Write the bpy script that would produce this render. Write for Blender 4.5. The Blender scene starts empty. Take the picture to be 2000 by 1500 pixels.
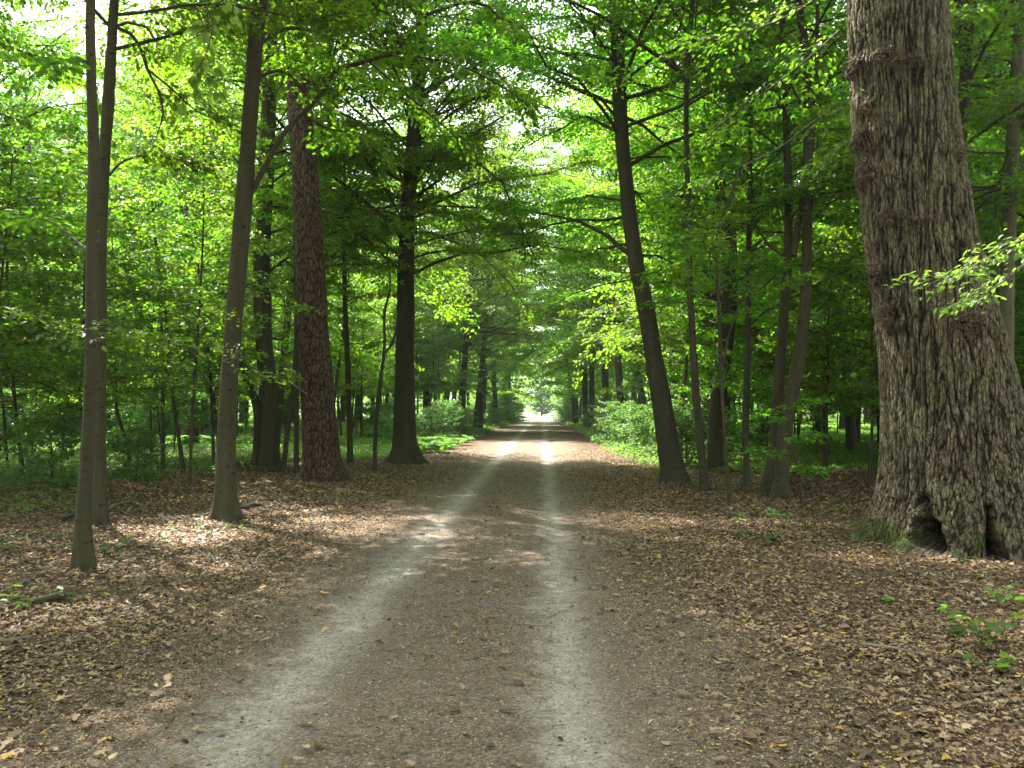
import bpy, math, random
import numpy as np
from mathutils import Vector

# ------------------------------------------------------------------ camera, sky, sun, exposure
S = bpy.context.scene
COL = S.collection
F = 1560.0                       # focal length in photo pixels (photo is 2000 x 1500)
YAW, PITCH = math.radians(2.2), math.radians(1.84)
EYE = np.array([0.0, 0.0, 1.55])
cd = bpy.data.cameras.new("camera")
cam = bpy.data.objects.new("camera", cd)
COL.objects.link(cam)
cam.location = EYE
cam.rotation_euler = (math.pi / 2 + PITCH, 0, YAW)
cd.sensor_width = 36.0
cd.lens = 36.0 * F / 2000.0
cd.clip_start, cd.clip_end = 0.05, 3000.0
S.camera = cam

SUN_EL, SUN_AZ = math.radians(57), math.radians(-42)      # azimuth from +Y towards +X
W = bpy.data.worlds.new("World")
S.world = W
W.use_nodes = True
nt = W.node_tree
sky = nt.nodes.new("ShaderNodeTexSky")
sky.sky_type = 'NISHITA'
sky.sun_disc = False
sky.sun_elevation = SUN_EL
sky.sun_rotation = SUN_AZ
sky.air_density = 1.0
sky.dust_density = 3.0
bg = nt.nodes["Background"]
bg.inputs[1].default_value = 0.15
hsv = nt.nodes.new("ShaderNodeHueSaturation")          # thin bright cloud: a paler sky
hsv.inputs['Saturation'].default_value = .35
nt.links.new(sky.outputs[0], hsv.inputs['Color'])
nt.links.new(hsv.outputs[0], bg.inputs[0])
sd = bpy.data.lights.new("sun", 'SUN')
sd.energy = 5.0
sd.angle = math.radians(0.55)
sd.color = (1.0, 0.95, 0.86)
sun = bpy.data.objects.new("sun", sd)
COL.objects.link(sun)
to_sun = Vector((math.sin(SUN_AZ) * math.cos(SUN_EL), math.cos(SUN_AZ) * math.cos(SUN_EL), math.sin(SUN_EL)))
sun.rotation_euler = to_sun.to_track_quat('Z', 'Y').to_euler()
S.view_settings.view_transform = 'Standard'
S.view_settings.look = 'None'
S.view_settings.exposure = 2.5
S.view_settings.gamma = 1.0
cy = S.cycles
cy.max_bounces = 8
cy.diffuse_bounces = 4
cy.glossy_bounces = 1
cy.transmission_bounces = 6
cy.transparent_max_bounces = 4
cy.caustics_reflective = False
cy.caustics_refractive = False
cy.use_denoising = True
cy.sample_clamp_indirect = 6.0

# ------------------------------------------------------------------ helpers
fh = np.array([-math.sin(YAW), math.cos(YAW), 0.0])
RT = np.array([math.cos(YAW), math.sin(YAW), 0.0])
ZZ = np.array([0.0, 0.0, 1.0])
FW = math.cos(PITCH) * fh + math.sin(PITCH) * ZZ
UP = -math.sin(PITCH) * fh + math.cos(PITCH) * ZZ


def ray(px, py):
    return FW + (px - 1000.0) / F * RT - (py - 750.0) / F * UP


def at(px, py, Y):
    d = ray(px, py)
    return EYE + d * ((Y - EYE[1]) / d[1])


def ground_at(px, py, z=0.0):
    d = ray(px, py)
    return EYE + d * ((z - EYE[2]) / d[2])


def dist(p):
    return float(np.dot(np.asarray(p) - EYE, FW))


def rng_of(seed):
    return np.random.default_rng(seed)


def norm(v):
    return v / np.maximum(np.linalg.norm(v, axis=-1, keepdims=True), 1e-9)


def sstep(a, b, x):
    t = np.clip((x - a) / (b - a), 0, 1)
    return t * t * (3 - 2 * t)


def hash3(i, j, k, s=0):
    n = (i.astype(np.int64) * 73856093) ^ (j.astype(np.int64) * 19349663) ^ (k.astype(np.int64) * 83492791) ^ (s * 2654435 + 97)
    n = (n ^ (n >> 13)) * 1274126177
    n = (n ^ (n >> 16)) & 0xffffff
    n = (n * 1103515245 + 12345) & 0x7fffffff
    return ((n >> 7) & 0xffff) / 65535.0


def vnoise(p, s=0):
    p = np.asarray(p, float)
    i = np.floor(p).astype(np.int64)
    f = p - i
    f = f * f * (3 - 2 * f)
    out = 0
    for a in (0, 1):
        for b in (0, 1):
            for c in (0, 1):
                w = (f[..., 0] if a else 1 - f[..., 0]) * (f[..., 1] if b else 1 - f[..., 1]) * (f[..., 2] if c else 1 - f[..., 2])
                out = out + w * hash3(i[..., 0] + a, i[..., 1] + b, i[..., 2] + c, s)
    return out


def fbm(p, oct=3, s=0):
    p = np.asarray(p, float)
    r, a, t = 0, 1.0, 0
    for o in range(oct):
        r = r + a * vnoise(p * 2 ** o, s + o)
        t += a
        a *= .5
    return r / t


def voro(p, s=0):
    """distances to the nearest and second nearest feature point"""
    p = np.asarray(p, float)
    i = np.floor(p).astype(np.int64)
    d1 = np.full(p.shape[:-1], 9.0)
    d2 = d1.copy()
    for a in (-1, 0, 1):
        for b in (-1, 0, 1):
            for c in (-1, 0, 1):
                q0, q1, q2 = i[..., 0] + a, i[..., 1] + b, i[..., 2] + c
                x = q0 + hash3(q0, q1, q2, s) - p[..., 0]
                y = q1 + hash3(q0, q1, q2, s + 5) - p[..., 1]
                z = q2 + hash3(q0, q1, q2, s + 11) - p[..., 2]
                d = np.sqrt(x * x + y * y + z * z)
                d2 = np.minimum(d2, np.maximum(d1, d))
                d1 = np.minimum(d1, d)
    return d1, d2


ROADX = -0.65
ROADW = 2.7


def height(x, y):
    x, y = np.asarray(x, float), np.asarray(y, float)
    off = np.abs(x - ROADX)
    n = fbm(np.stack([x * .35, y * .35, x * 0], -1), 3, 3) - .5
    h = n * .22 * sstep(2.6, 6.5, off)
    h = h + .10 * sstep(3.5, 9, off)
    return h


class MB:
    def __init__(s):
        s.v, s.f, s.n = [], {}, 0

    def add(s, v, f):
        v = np.asarray(v, np.float32).reshape(-1, 3)
        f = np.asarray(f, np.int64)
        if len(f):
            s.f.setdefault(f.shape[1], []).append(f + s.n)
        s.v.append(v)
        s.n += len(v)

    def build(s, name, mats, parent=None, smooth=True, loc=None):
        me = bpy.data.meshes.new(name)
        if s.n:
            v = np.concatenate(s.v)
            if loc is not None:
                v = v - np.asarray(loc, np.float32)
            me.vertices.add(len(v))
            me.vertices.foreach_set("co", v.ravel())
            loops, starts, o = [], [], 0
            for k, fl in s.f.items():
                a = np.concatenate(fl)
                loops.append(a.ravel())
                starts.append(o + np.arange(len(a)) * k)
                o += a.size
            loops = np.concatenate(loops).astype(np.int32)
            starts = np.concatenate(starts).astype(np.int32)
            me.loops.add(len(loops))
            me.loops.foreach_set("vertex_index", loops)
            me.polygons.add(len(starts))
            me.polygons.foreach_set("loop_start", starts)
            me.update(calc_edges=True)
            if smooth:
                me.polygons.foreach_set("use_smooth", np.ones(len(starts), bool))
        for m in (mats if isinstance(mats, (list, tuple)) else [mats]):
            me.materials.append(m)
        o = bpy.data.objects.new(name, me)
        COL.objects.link(o)
        if parent is not None:
            o.parent = parent
        elif loc is not None:
            o.location = loc
        return o


def tag(o, label=None, cat=None, group=None, kind=None):
    if label: o['label'] = label
    if cat: o['category'] = cat
    if group: o['group'] = group
    if kind: o['kind'] = kind
    return o


def thing(name, label, cat, loc=(0, 0, 0), rz=0.0, group=None, sc=1.0):
    o = bpy.data.objects.new(name, None)
    COL.objects.link(o)
    o.location = loc
    o.rotation_euler = (0, 0, rz)
    o.scale = (sc, sc, sc)
    o.empty_display_size = .2
    return tag(o, label, cat, group)


def copy_thing(root, loc, rz, sc, label, group, tilt=(0, 0)):
    r = root.copy()
    COL.objects.link(r)
    r.location = loc
    r.rotation_euler = (tilt[0], tilt[1], rz)
    r.scale = (sc, sc, sc)
    r['label'] = label
    r['group'] = group
    for ch in list(root.children):
        c = ch.copy()
        COL.objects.link(c)
        c.parent = r
    return r


def catmull(P, n):
    """resample a polyline (k, d) smoothly to n points evenly by arclength"""
    P = np.asarray(P, float)
    if len(P) == 2:
        P = np.array([P[0], P[0] * .5 + P[1] * .5, P[1]])
    E = np.vstack([2 * P[0] - P[1], P, 2 * P[-1] - P[-2]])
    out = []
    for i in range(1, len(E) - 2):
        a, b, c, d = E[i - 1], E[i], E[i + 1], E[i + 2]
        for t in np.linspace(0, 1, 12, endpoint=False):
            out.append(.5 * ((2 * b) + (c - a) * t + (2 * a - 5 * b + 4 * c - d) * t * t + (3 * b - a - 3 * c + d) * t ** 3))
    out.append(E[-2])
    out = np.array(out)
    s = np.concatenate([[0], np.cumsum(np.linalg.norm(np.diff(out[:, :3], axis=0), axis=1))])
    q = np.linspace(0, s[-1], n)
    return np.stack([np.interp(q, s, out[:, k]) for k in range(out.shape[1])], -1)


def tubes(mb, P, R, seg):
    """many tubes at once: P (M,K,3), R (M,K)"""
    M, K = P.shape[:2]
    if M == 0: return
    T = norm(np.gradient(P, axis=1))
    mean = norm(P[:, -1] - P[:, 0])
    ref = np.where(np.abs(mean[:, 2:3]) > .8, np.array([[1., 0, 0]]), np.array([[0, 0, 1.]]))
    U = norm(np.cross(T, ref[:, None, :]))
    V = np.cross(T, U)
    a = np.arange(seg) / seg * 2 * math.pi
    v = P[:, :, None, :] + R[:, :, None, None] * (np.cos(a)[None, None, :, None] * U[:, :, None, :] + np.sin(a)[None, None, :, None] * V[:, :, None, :])
    i = np.arange(M * K * seg).reshape(M, K, seg)
    j = np.roll(i, -1, axis=2)
    q = np.stack([i[:, :-1], j[:, :-1], j[:, 1:], i[:, 1:]], -1).reshape(-1, 4)
    mb.add(v.reshape(-1, 3), q)


def trunk_tube(mb, path, seg, step, disp=None, taper_tip=True):
    """path rows x,y,z,r ; disp(theta,z,r,pos) -> radial offset in metres"""
    L = np.linalg.norm(np.diff(path[:, :3], axis=0), axis=1).sum()
    n = max(6, int(L / step))
    Q = catmull(path, n)
    P, r = Q[:, :3], Q[:, 3]
    T = norm(np.gradient(P, axis=0))
    U = norm(np.cross(np.array([0, 1., 0]), T))
    V = np.cross(T, U)
    th = np.arange(seg) / seg * 2 * math.pi
    rr = np.repeat(r[:, None], seg, 1)
    d = np.cos(th)[None, :, None] * U[:, None, :] + np.sin(th)[None, :, None] * V[:, None, :]
    pos = P[:, None, :] + rr[:, :, None] * d
    if disp is not None:
        rr = rr + disp(np.broadcast_to(th, rr.shape), P[:, 2:3] + 0 * rr, rr, pos)
    v = P[:, None, :] + rr[:, :, None] * d
    i = np.arange(n * seg).reshape(n, seg)
    j = np.roll(i, -1, axis=1)
    q = np.stack([i[:-1], j[:-1], j[1:], i[1:]], -1).reshape(-1, 4)
    mb.add(v.reshape(-1, 3), q)
    return Q


def leaf_mesh(mb, pos, d, nrm, ln, wd, kind, fold=.18, curl=.0):
    """kind 6: six-vertex folded leaf, kind 4: rhombus"""
    nrm = norm(nrm - d * (nrm * d).sum(-1, keepdims=True))
    s = np.cross(nrm, d)
    ln, wd = ln[:, None], wd[:, None]
    N = len(pos)
    if kind == 4:
        v = np.stack([pos, pos + d * ln * .45 + s * wd * .5, pos + d * ln - nrm * ln * curl, pos + d * ln * .45 - s * wd * .5], 1)
        mb.add(v.reshape(-1, 3), np.arange(N * 4).reshape(N, 4))
    else:
        f = nrm * wd * fold
        c = nrm * ln * curl
        v = np.stack([pos,
                      pos + d * ln * .28 + s * wd * .44 + f, pos + d * ln * .68 + s * wd * .42 + f - c * .4,
                      pos + d * ln - c,
                      pos + d * ln * .68 - s * wd * .42 + f - c * .4, pos + d * ln * .28 - s * wd * .44 + f], 1)
        b = np.arange(N)[:, None] * 6
        mb.add(v.reshape(-1, 3), np.concatenate([b + np.array([[0, 1, 2, 3]]), b + np.array([[0, 3, 4, 5]])]))


def interp(P, idx, t):
    K = P.shape[1]
    x = np.clip(t, 0, .9999) * (K - 1)
    i = x.astype(int)
    f = (x - i)[:, None]
    a, b = P[idx, i], P[idx, i + 1]
    return a * (1 - f) + b * f, norm(b - a)


def grow(rng, P, tw_dens, lf_dens, lf_len, t0=.15, fan=.36, flat=.62, cull=None, tmax=1.5, sag=.16, tmin=.25):
    """side twigs along limb polylines P (M,K,3), leaves in flat fans along the twigs"""
    M, K = P.shape[:2]
    L = np.linalg.norm(np.diff(P, axis=1), axis=2).sum(1)
    nT = rng.poisson(L * tw_dens) + 2
    idx = np.repeat(np.arange(M), nT)
    t = t0 + (1 - t0) * rng.random(len(idx)) ** .85
    pos, tan = interp(P, idx, t)
    side = norm(np.cross(tan, ZZ))
    sg = rng.choice([-1., 1.], len(idx))[:, None]
    a = np.radians(rng.uniform(30, 72, len(idx)))[:, None]
    d = norm(np.cos(a) * tan + np.sin(a) * sg * side + ZZ * rng.uniform(-.15, .2, len(idx))[:, None])
    tl = np.clip(L[idx] * rng.uniform(.16, .36, len(idx)) * (1.15 - t) + tmin, tmin, tmax)
    # limb ends
    pos = np.concatenate([pos, P[:, -2]])
    d = np.concatenate([d, norm(P[:, -1] - P[:, -2])])
    tl = np.concatenate([tl, np.clip(L * .25, tmin, tmax)])
    if cull is not None:
        k = ~cull(pos + d * tl[:, None] * .6)
        pos, d, tl = pos[k], d[k], tl[k]
    s4 = np.linspace(0, 1, 4)
    tw = pos[:, None, :] + d[:, None, :] * (tl[:, None] * s4)[:, :, None]
    tw[:, :, 2] -= sag * tl[:, None] * s4 ** 2
    nL = rng.poisson(tl * lf_dens) + 1
    li = np.repeat(np.arange(len(tl)), nL)
    N = len(li)
    s = rng.uniform(.06, 1.04, N)
    D = d[li]
    p = pos[li] + D * (tl[li] * s)[:, None]
    p[:, 2] -= sag * tl[li] * s ** 2
    sd2 = norm(np.cross(D, ZZ))
    u = rng.uniform(-1, 1, N)
    wp = (.3 + .7 * np.sin(math.pi * np.clip(s, 0, 1))) * fan * tl[li] + .02
    p += sd2 * (u * wp)[:, None]
    p[:, 2] += rng.normal(0, 1, N) * (.015 + .035 * tl[li])
    b = np.radians(rng.uniform(15, 75, N)) * np.sign(u)
    ld = np.cos(b)[:, None] * D + np.sin(b)[:, None] * sd2
    ld[:, 2] += rng.normal(-.28, .34, N)
    ld = norm(ld + rng.normal(0, .12, (N, 3)))
    nr = norm(ZZ + rng.normal(0, flat, (N, 3)))
    ln = lf_len * rng.uniform(.6, 1.2, N)
    if cull is not None:
        k = ~cull(p)
        p, ld, nr, ln = p[k], ld[k], nr[k], ln[k]
    return tw, (p, ld, nr, ln)


def make_limbs(rng, path, h0, h1, n, Lf, elev=(5, 50), K=7, az=None, droop=(15, 50), lift=22):
    """limbs from a trunk path (rows x,y,z,r)"""
    z = h0 + (h1 - h0) * (np.arange(n) + rng.random(n)) / n
    x = np.interp(z, path[:, 2], path[:, 0])
    y = np.interp(z, path[:, 2], path[:, 1])
    r = np.interp(z, path[:, 2], path[:, 3])
    a = (np.arange(n) * 2.39996 + rng.uniform(0, 6.28) + rng.normal(0, .4, n)) if az is None else rng.uniform(az[0], az[1], n)
    L = np.array([Lf(q) for q in (z - h0) / max(h1 - h0, .01)]) * rng.uniform(.65, 1.2, n)
    e0 = np.radians(rng.uniform(elev[0], elev[1], n) + lift * (z - h0) / max(h1 - h0, .01))
    e1 = e0 - np.radians(rng.uniform(droop[0], droop[1], n))
    P = np.zeros((n, K, 3))
    P[:, 0] = np.stack([x, y, z], -1)
    daz = rng.normal(0, .25, n)
    wob = rng.normal(0, .12, (n, K))
    for k in range(1, K):
        f = (k - .5) / (K - 1)
        e = e0 + (e1 - e0) * f + wob[:, k]
        aa = a + daz * f + wob[:, k - 1]
        P[:, k] = P[:, k - 1] + np.stack([np.cos(e) * np.sin(aa), np.cos(e) * np.cos(aa), np.sin(e)], -1) * (L / (K - 1))[:, None]
    R0 = np.minimum(r * .42, .006 + .0072 * L)
    R = R0[:, None] * np.linspace(1, .25, K)[None, :]
    return P, R, L


# ------------------------------------------------------------------ materials
def new_mat(name):
    m = bpy.data.materials.new(name)
    m.use_nodes = True
    t = m.node_tree
    t.nodes.clear()
    return m, t


class NT:
    def __init__(s, t): s.t = t

    def n(s, typ, ins=None, **kw):
        x = s.t.nodes.new(typ)
        for k, v in kw.items(): setattr(x, k, v)
        for k, v in (ins or {}).items():
            if hasattr(v, 'is_linked'): s.t.links.new(v, x.inputs[k])
            else: x.inputs[k].default_value = v
        return x

    def math(s, op, a, b=0.0, c=0.0, clamp=False):
        x = s.n('ShaderNodeMath', {0: a, 1: b, 2: c}, operation=op)
        x.use_clamp = clamp
        return x.outputs[0]

    def mix(s, f, a, b, blend='MIX'):
        x = s.n('ShaderNodeMix', data_type='RGBA', blend_type=blend)
        for i, v in ((0, f), (6, a), (7, b)):
            if hasattr(v, 'is_linked'): s.t.links.new(v, x.inputs[i])
            else: x.inputs[i].default_value = v if i == 0 else (*v, 1) if len(v) == 3 else v
        return x.outputs[2]

    def ramp(s, f, stops, interp='LINEAR'):
        x = s.n('ShaderNodeValToRGB')
        s.t.links.new(f, x.inputs[0])
        x.color_ramp.interpolation = interp
        e = x.color_ramp.elements
        while len(e) < len(stops): e.new(.5)
        for k, (p, c) in enumerate(stops):
            e[k].position = p
            e[k].color = (*c, 1) if len(c) == 3 else c
        return x.outputs[0]

    def maprange(s, v, a, b, c=0., d=1.):
        return s.n('ShaderNodeMapRange', {0: v, 1: a, 2: b, 3: c, 4: d}).outputs[0]


def leaf_mat(name, cols, trans, fac=.5, rough=.45, spec=.35):
    m, t = new_mat(name)
    n = NT(t)
    isl = n.n('ShaderNodeNewGeometry').outputs['Random Per Island']
    oi = n.n('ShaderNodeObjectInfo').outputs['Random']
    k = len(cols)
    c = n.ramp(isl, [(i / max(k - 1, 1), cols[i]) for i in range(k)])
    tr = n.ramp(isl, [(i / max(k - 1, 1), trans[i]) for i in range(k)])
    v = n.maprange(oi, 0., 1., .72, 1.25)
    hs = n.n('ShaderNodeHueSaturation', {'Hue': n.maprange(oi, 0., 1., .482, .514), 'Value': v, 'Color': c}).outputs[0]
    ht = n.n('ShaderNodeHueSaturation', {'Hue': n.maprange(oi, 0., 1., .482, .514), 'Value': v, 'Color': tr}).outputs[0]
    p = n.n('ShaderNodeBsdfPrincipled', {'Base Color': hs, 'Roughness': rough, 'Specular IOR Level': spec})
    b = n.n('ShaderNodeBsdfTranslucent', {'Color': ht})
    x = n.n('ShaderNodeMixShader', {0: fac, 1: p.outputs[0], 2: b.outputs[0]})
    o = n.n('ShaderNodeOutputMaterial', {0: x.outputs[0]})
    return m


LEAF = leaf_mat('beech_leaf', [(.03, .08, .010), (.045, .105, .013), (.06, .125, .016), (.085, .15, .02)],
                [(.12, .36, .009), (.18, .44, .012), (.25, .51, .016), (.36, .57, .024)], fac=.56)
LEAF_FRESH = leaf_mat('young_leaf', [(.07, .15, .03), (.09, .18, .03), (.11, .2, .035)],
                      [(.22, .45, .04), (.27, .5, .05), (.32, .52, .06)])
LEAF_HERB = leaf_mat('herb_leaf', [(.04, .09, .025), (.06, .13, .03), (.09, .16, .04)],
                     [(.09, .24, .025), (.13, .3, .03), (.18, .35, .035)])
LEAF_FERN = leaf_mat('fern_leaf', [(.06, .15, .02), (.08, .18, .025), (.10, .2, .03)],
                     [(.2, .45, .03), (.24, .5, .04), (.28, .52, .04)], rough=.55)
LEAF_FAR = leaf_mat('blue_green_needle', [(.03, .075, .05), (.04, .09, .06), (.05, .1, .06)],
                    [(.08, .18, .09), (.09, .2, .1), (.1, .22, .1)], fac=.35)


def bark_mat(name, base, dark, green, gamt, kind):
    m, t = new_mat(name)
    n = NT(t)
    co = n.n('ShaderNodeTexCoord').outputs['Object']
    if kind == 'smooth':
        big = n.n('ShaderNodeTexNoise', {'Vector': co, 'Scale': 1.7, 'Detail': 5.0, 'Roughness': .65}).outputs[0]
        fine = n.n('ShaderNodeTexNoise', {'Vector': co, 'Scale': 45.0, 'Detail': 4.0}).outputs[0]
        mp = n.n('ShaderNodeMapping', {'Vector': co, 'Scale': (7, 7, 34)}).outputs[0]
        st = n.n('ShaderNodeTexNoise', {'Vector': mp, 'Scale': 1.0, 'Detail': 3.0}).outputs[0]
        mk = n.n('ShaderNodeMapping', {'Vector': co, 'Scale': (5.5, 5.5, 9)}).outputs[0]
        vo = n.n('ShaderNodeTexVoronoi', {'Vector': mk, 'Scale': 1.0}).outputs['Distance']
        alg = n.maprange(n.n('ShaderNodeSeparateXYZ', {0: co}).outputs[2], .1, 1.6, .3, 0.)
        c = n.mix(n.math('ADD', n.maprange(big, .35, .7), alg, clamp=True), base, green)
        vs = n.n('ShaderNodeTexNoise', {'Vector': n.n('ShaderNodeMapping', {'Vector': co, 'Scale': (9, 9, .9)}).outputs[0], 'Scale': 1.0, 'Detail': 4.0}).outputs[0]
        c = n.mix(n.maprange(vs, .5, .72, 0., .55), c, tuple(x * 1.7 for x in base))
        c = n.mix(n.maprange(fine, .3, .75, 0., .35), c, tuple(x * 1.5 for x in base))
        c = n.mix(n.maprange(st, .62, .72, 0., .75), c, dark)
        c = n.mix(n.maprange(vo, .09, .19, .9, 0.), c, dark)
        hgt = n.math('ADD', n.math('MULTIPLY', fine, .5), n.math('MULTIPLY', st, -.6))
        bd, bs = .012, .6
    elif kind == 'plates':
        wv = n.n('ShaderNodeTexNoise', {'Vector': co, 'Scale': 3.0, 'Detail': 3.0}).outputs['Color']
        cw = n.mix(.14, co, wv)
        mp = n.n('ShaderNodeMapping', {'Vector': cw, 'Scale': (20, 20, 5.0)}).outputs[0]
        vo = n.n('ShaderNodeTexVoronoi', {'Vector': mp, 'Scale': 1.0}, feature='DISTANCE_TO_EDGE').outputs['Distance']
        vc = n.n('ShaderNodeTexVoronoi', {'Vector': mp, 'Scale': 1.0}).outputs['Color']
        fine = n.n('ShaderNodeTexNoise', {'Vector': co, 'Scale': 38.0, 'Detail': 5.0}).outputs[0]
        c = n.mix(n.n('ShaderNodeSeparateColor', {0: vc}).outputs[0], base, green)
        c = n.mix(n.maprange(fine, .35, .75, 0., .5), c, tuple(x * .5 for x in base))
        c = n.mix(n.maprange(vo, .02, .16, 1., 0.), c, dark)
        hgt = n.math('ADD', n.maprange(vo, 0., .2), n.math('MULTIPLY', fine, .4))
        bd, bs = .035, .9
    else:                                  # oak: ridges are modelled, the shader adds fine cracks, algae and moss
        mp = n.n('ShaderNodeMapping', {'Vector': co, 'Scale': (30, 30, 9)}).outputs[0]
        fine = n.n('ShaderNodeTexNoise', {'Vector': mp, 'Scale': 1.0, 'Detail': 6.0, 'Roughness': .7}).outputs[0]
        big = n.n('ShaderNodeTexNoise', {'Vector': co, 'Scale': 1.1, 'Detail': 4.0, 'Roughness': .6}).outputs[0]
        at_ = n.n('ShaderNodeAttribute', attribute_name='furrow').outputs['Fac']
        ms = n.n('ShaderNodeAttribute', attribute_name='moss').outputs['Fac']
        c = n.mix(n.maprange(big, .38, .62), base, green)
        c = n.mix(n.maprange(fine, .35, .7, 0., .45), c, tuple(x * .45 for x in base))
        c = n.mix(at_, c, dark)
        mn = n.n('ShaderNodeTexNoise', {'Vector': co, 'Scale': 60.0, 'Detail': 4.0}).outputs[0]
        mc = n.mix(mn, (.04, .06, .012), (.12, .15, .035))
        c = n.mix(n.math('MULTIPLY', ms, n.maprange(mn, .25, .5, .55, 1.)), c, mc)
        cw = n.mix(.05, co, n.n('ShaderNodeTexNoise', {'Vector': co, 'Scale': 9.0, 'Detail': 3.0}).outputs['Color'])
        ck = n.n('ShaderNodeTexVoronoi', {'Vector': n.n('ShaderNodeMapping', {'Vector': cw, 'Scale': (34, 34, 9)}).outputs[0], 'Scale': 1.0}, feature='DISTANCE_TO_EDGE').outputs['Distance']
        c = n.mix(n.maprange(ck, .0, .09, .55, 0.), c, dark)
        hgt = n.math('ADD', fine, n.maprange(ck, 0., .14, 0., 1.2))
        bd, bs = .022, 1.0
    bmp = n.n('ShaderNodeBump', {'Strength': bs, 'Distance': bd, 'Height': hgt}).outputs[0]
    p = n.n('ShaderNodeBsdfPrincipled', {'Base Color': c, 'Roughness': .85, 'Specular IOR Level': .2, 'Normal': bmp})
    n.n('ShaderNodeOutputMaterial', {0: p.outputs[0]})
    return m


BARK = bark_mat('beech_bark', (.056, .046, .028), (.015, .012, .009), (.042, .043, .017), 1, 'smooth')
BARK_PALE = bark_mat('pale_bark', (.105, .092, .062), (.03, .025, .018), (.08, .08, .038), 1, 'smooth')
BARK_DARK = bark_mat('dark_bark', (.055, .046, .032), (.016, .013, .01), (.042, .044, .018), 1, 'smooth')
PINE = bark_mat('pine_bark', (.115, .066, .043), (.02, .013, .01), (.16, .098, .066), 1, 'plates')
OAKB = bark_mat('oak_bark', (.26, .20, .13), (.03, .022, .015), (.205, .195, .105), 1, 'oak')


def simple_mat(name, c1, c2, scale=20., rough=.85, dist=.01):
    m, t = new_mat(name)
    n = NT(t)
    co = n.n('ShaderNodeTexCoord').outputs['Object']
    f = n.n('ShaderNodeTexNoise', {'Vector': co, 'Scale': scale, 'Detail': 5.0, 'Roughness': .65}).outputs[0]
    c = n.mix(n.maprange(f, .3, .7), c1, c2)
    b = n.n('ShaderNodeBump', {'Strength': .6, 'Distance': dist, 'Height': f}).outputs[0]
    p = n.n('ShaderNodeBsdfPrincipled', {'Base Color': c, 'Roughness': rough, 'Specular IOR Level': .2, 'Normal': b})
    n.n('ShaderNodeOutputMaterial', {0: p.outputs[0]})
    return m


TWIG = simple_mat('twig_bark', (.05, .042, .03), (.10, .085, .06), 30)
DRYTWIG = simple_mat('dry_twig', (.10, .066, .04), (.19, .135, .085), 25)
STICK = simple_mat('dead_wood', (.10, .078, .055), (.2, .165, .12), 18)
STUMPM = simple_mat('rotten_wood', (.03, .026, .02), (.09, .075, .05), 14)


def litter_mat(name, stops, fac=.2):
    m, t = new_mat(name)
    n = NT(t)
    isl = n.n('ShaderNodeNewGeometry').outputs['Random Per Island']
    c = n.ramp(isl, stops)
    p = n.n('ShaderNodeBsdfPrincipled', {'Base Color': c, 'Roughness': .6, 'Specular IOR Level': .3})
    b = n.n('ShaderNodeBsdfTranslucent', {'Color': c})
    x = n.n('ShaderNodeMixShader', {0: fac, 1: p.outputs[0], 2: b.outputs[0]})
    n.n('ShaderNodeOutputMaterial', {0: x.outputs[0]})
    return m


LITTER = litter_mat('dry_leaf', [(0, (.05, .03, .017)), (.3, (.125, .077, .043)), (.55, (.21, .137, .077)), (.8, (.325, .225, .132)),
                                 (.945, (.42, .32, .19)), (.962, (.42, .25, .04)), (1, (.48, .32, .05))])
PEBBLE = litter_mat('pebble', [(0, (.09, .075, .06)), (.5, (.19, .165, .14)), (.85, (.27, .25, .225)), (1, (.36, .34, .31))], 0.0)


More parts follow.
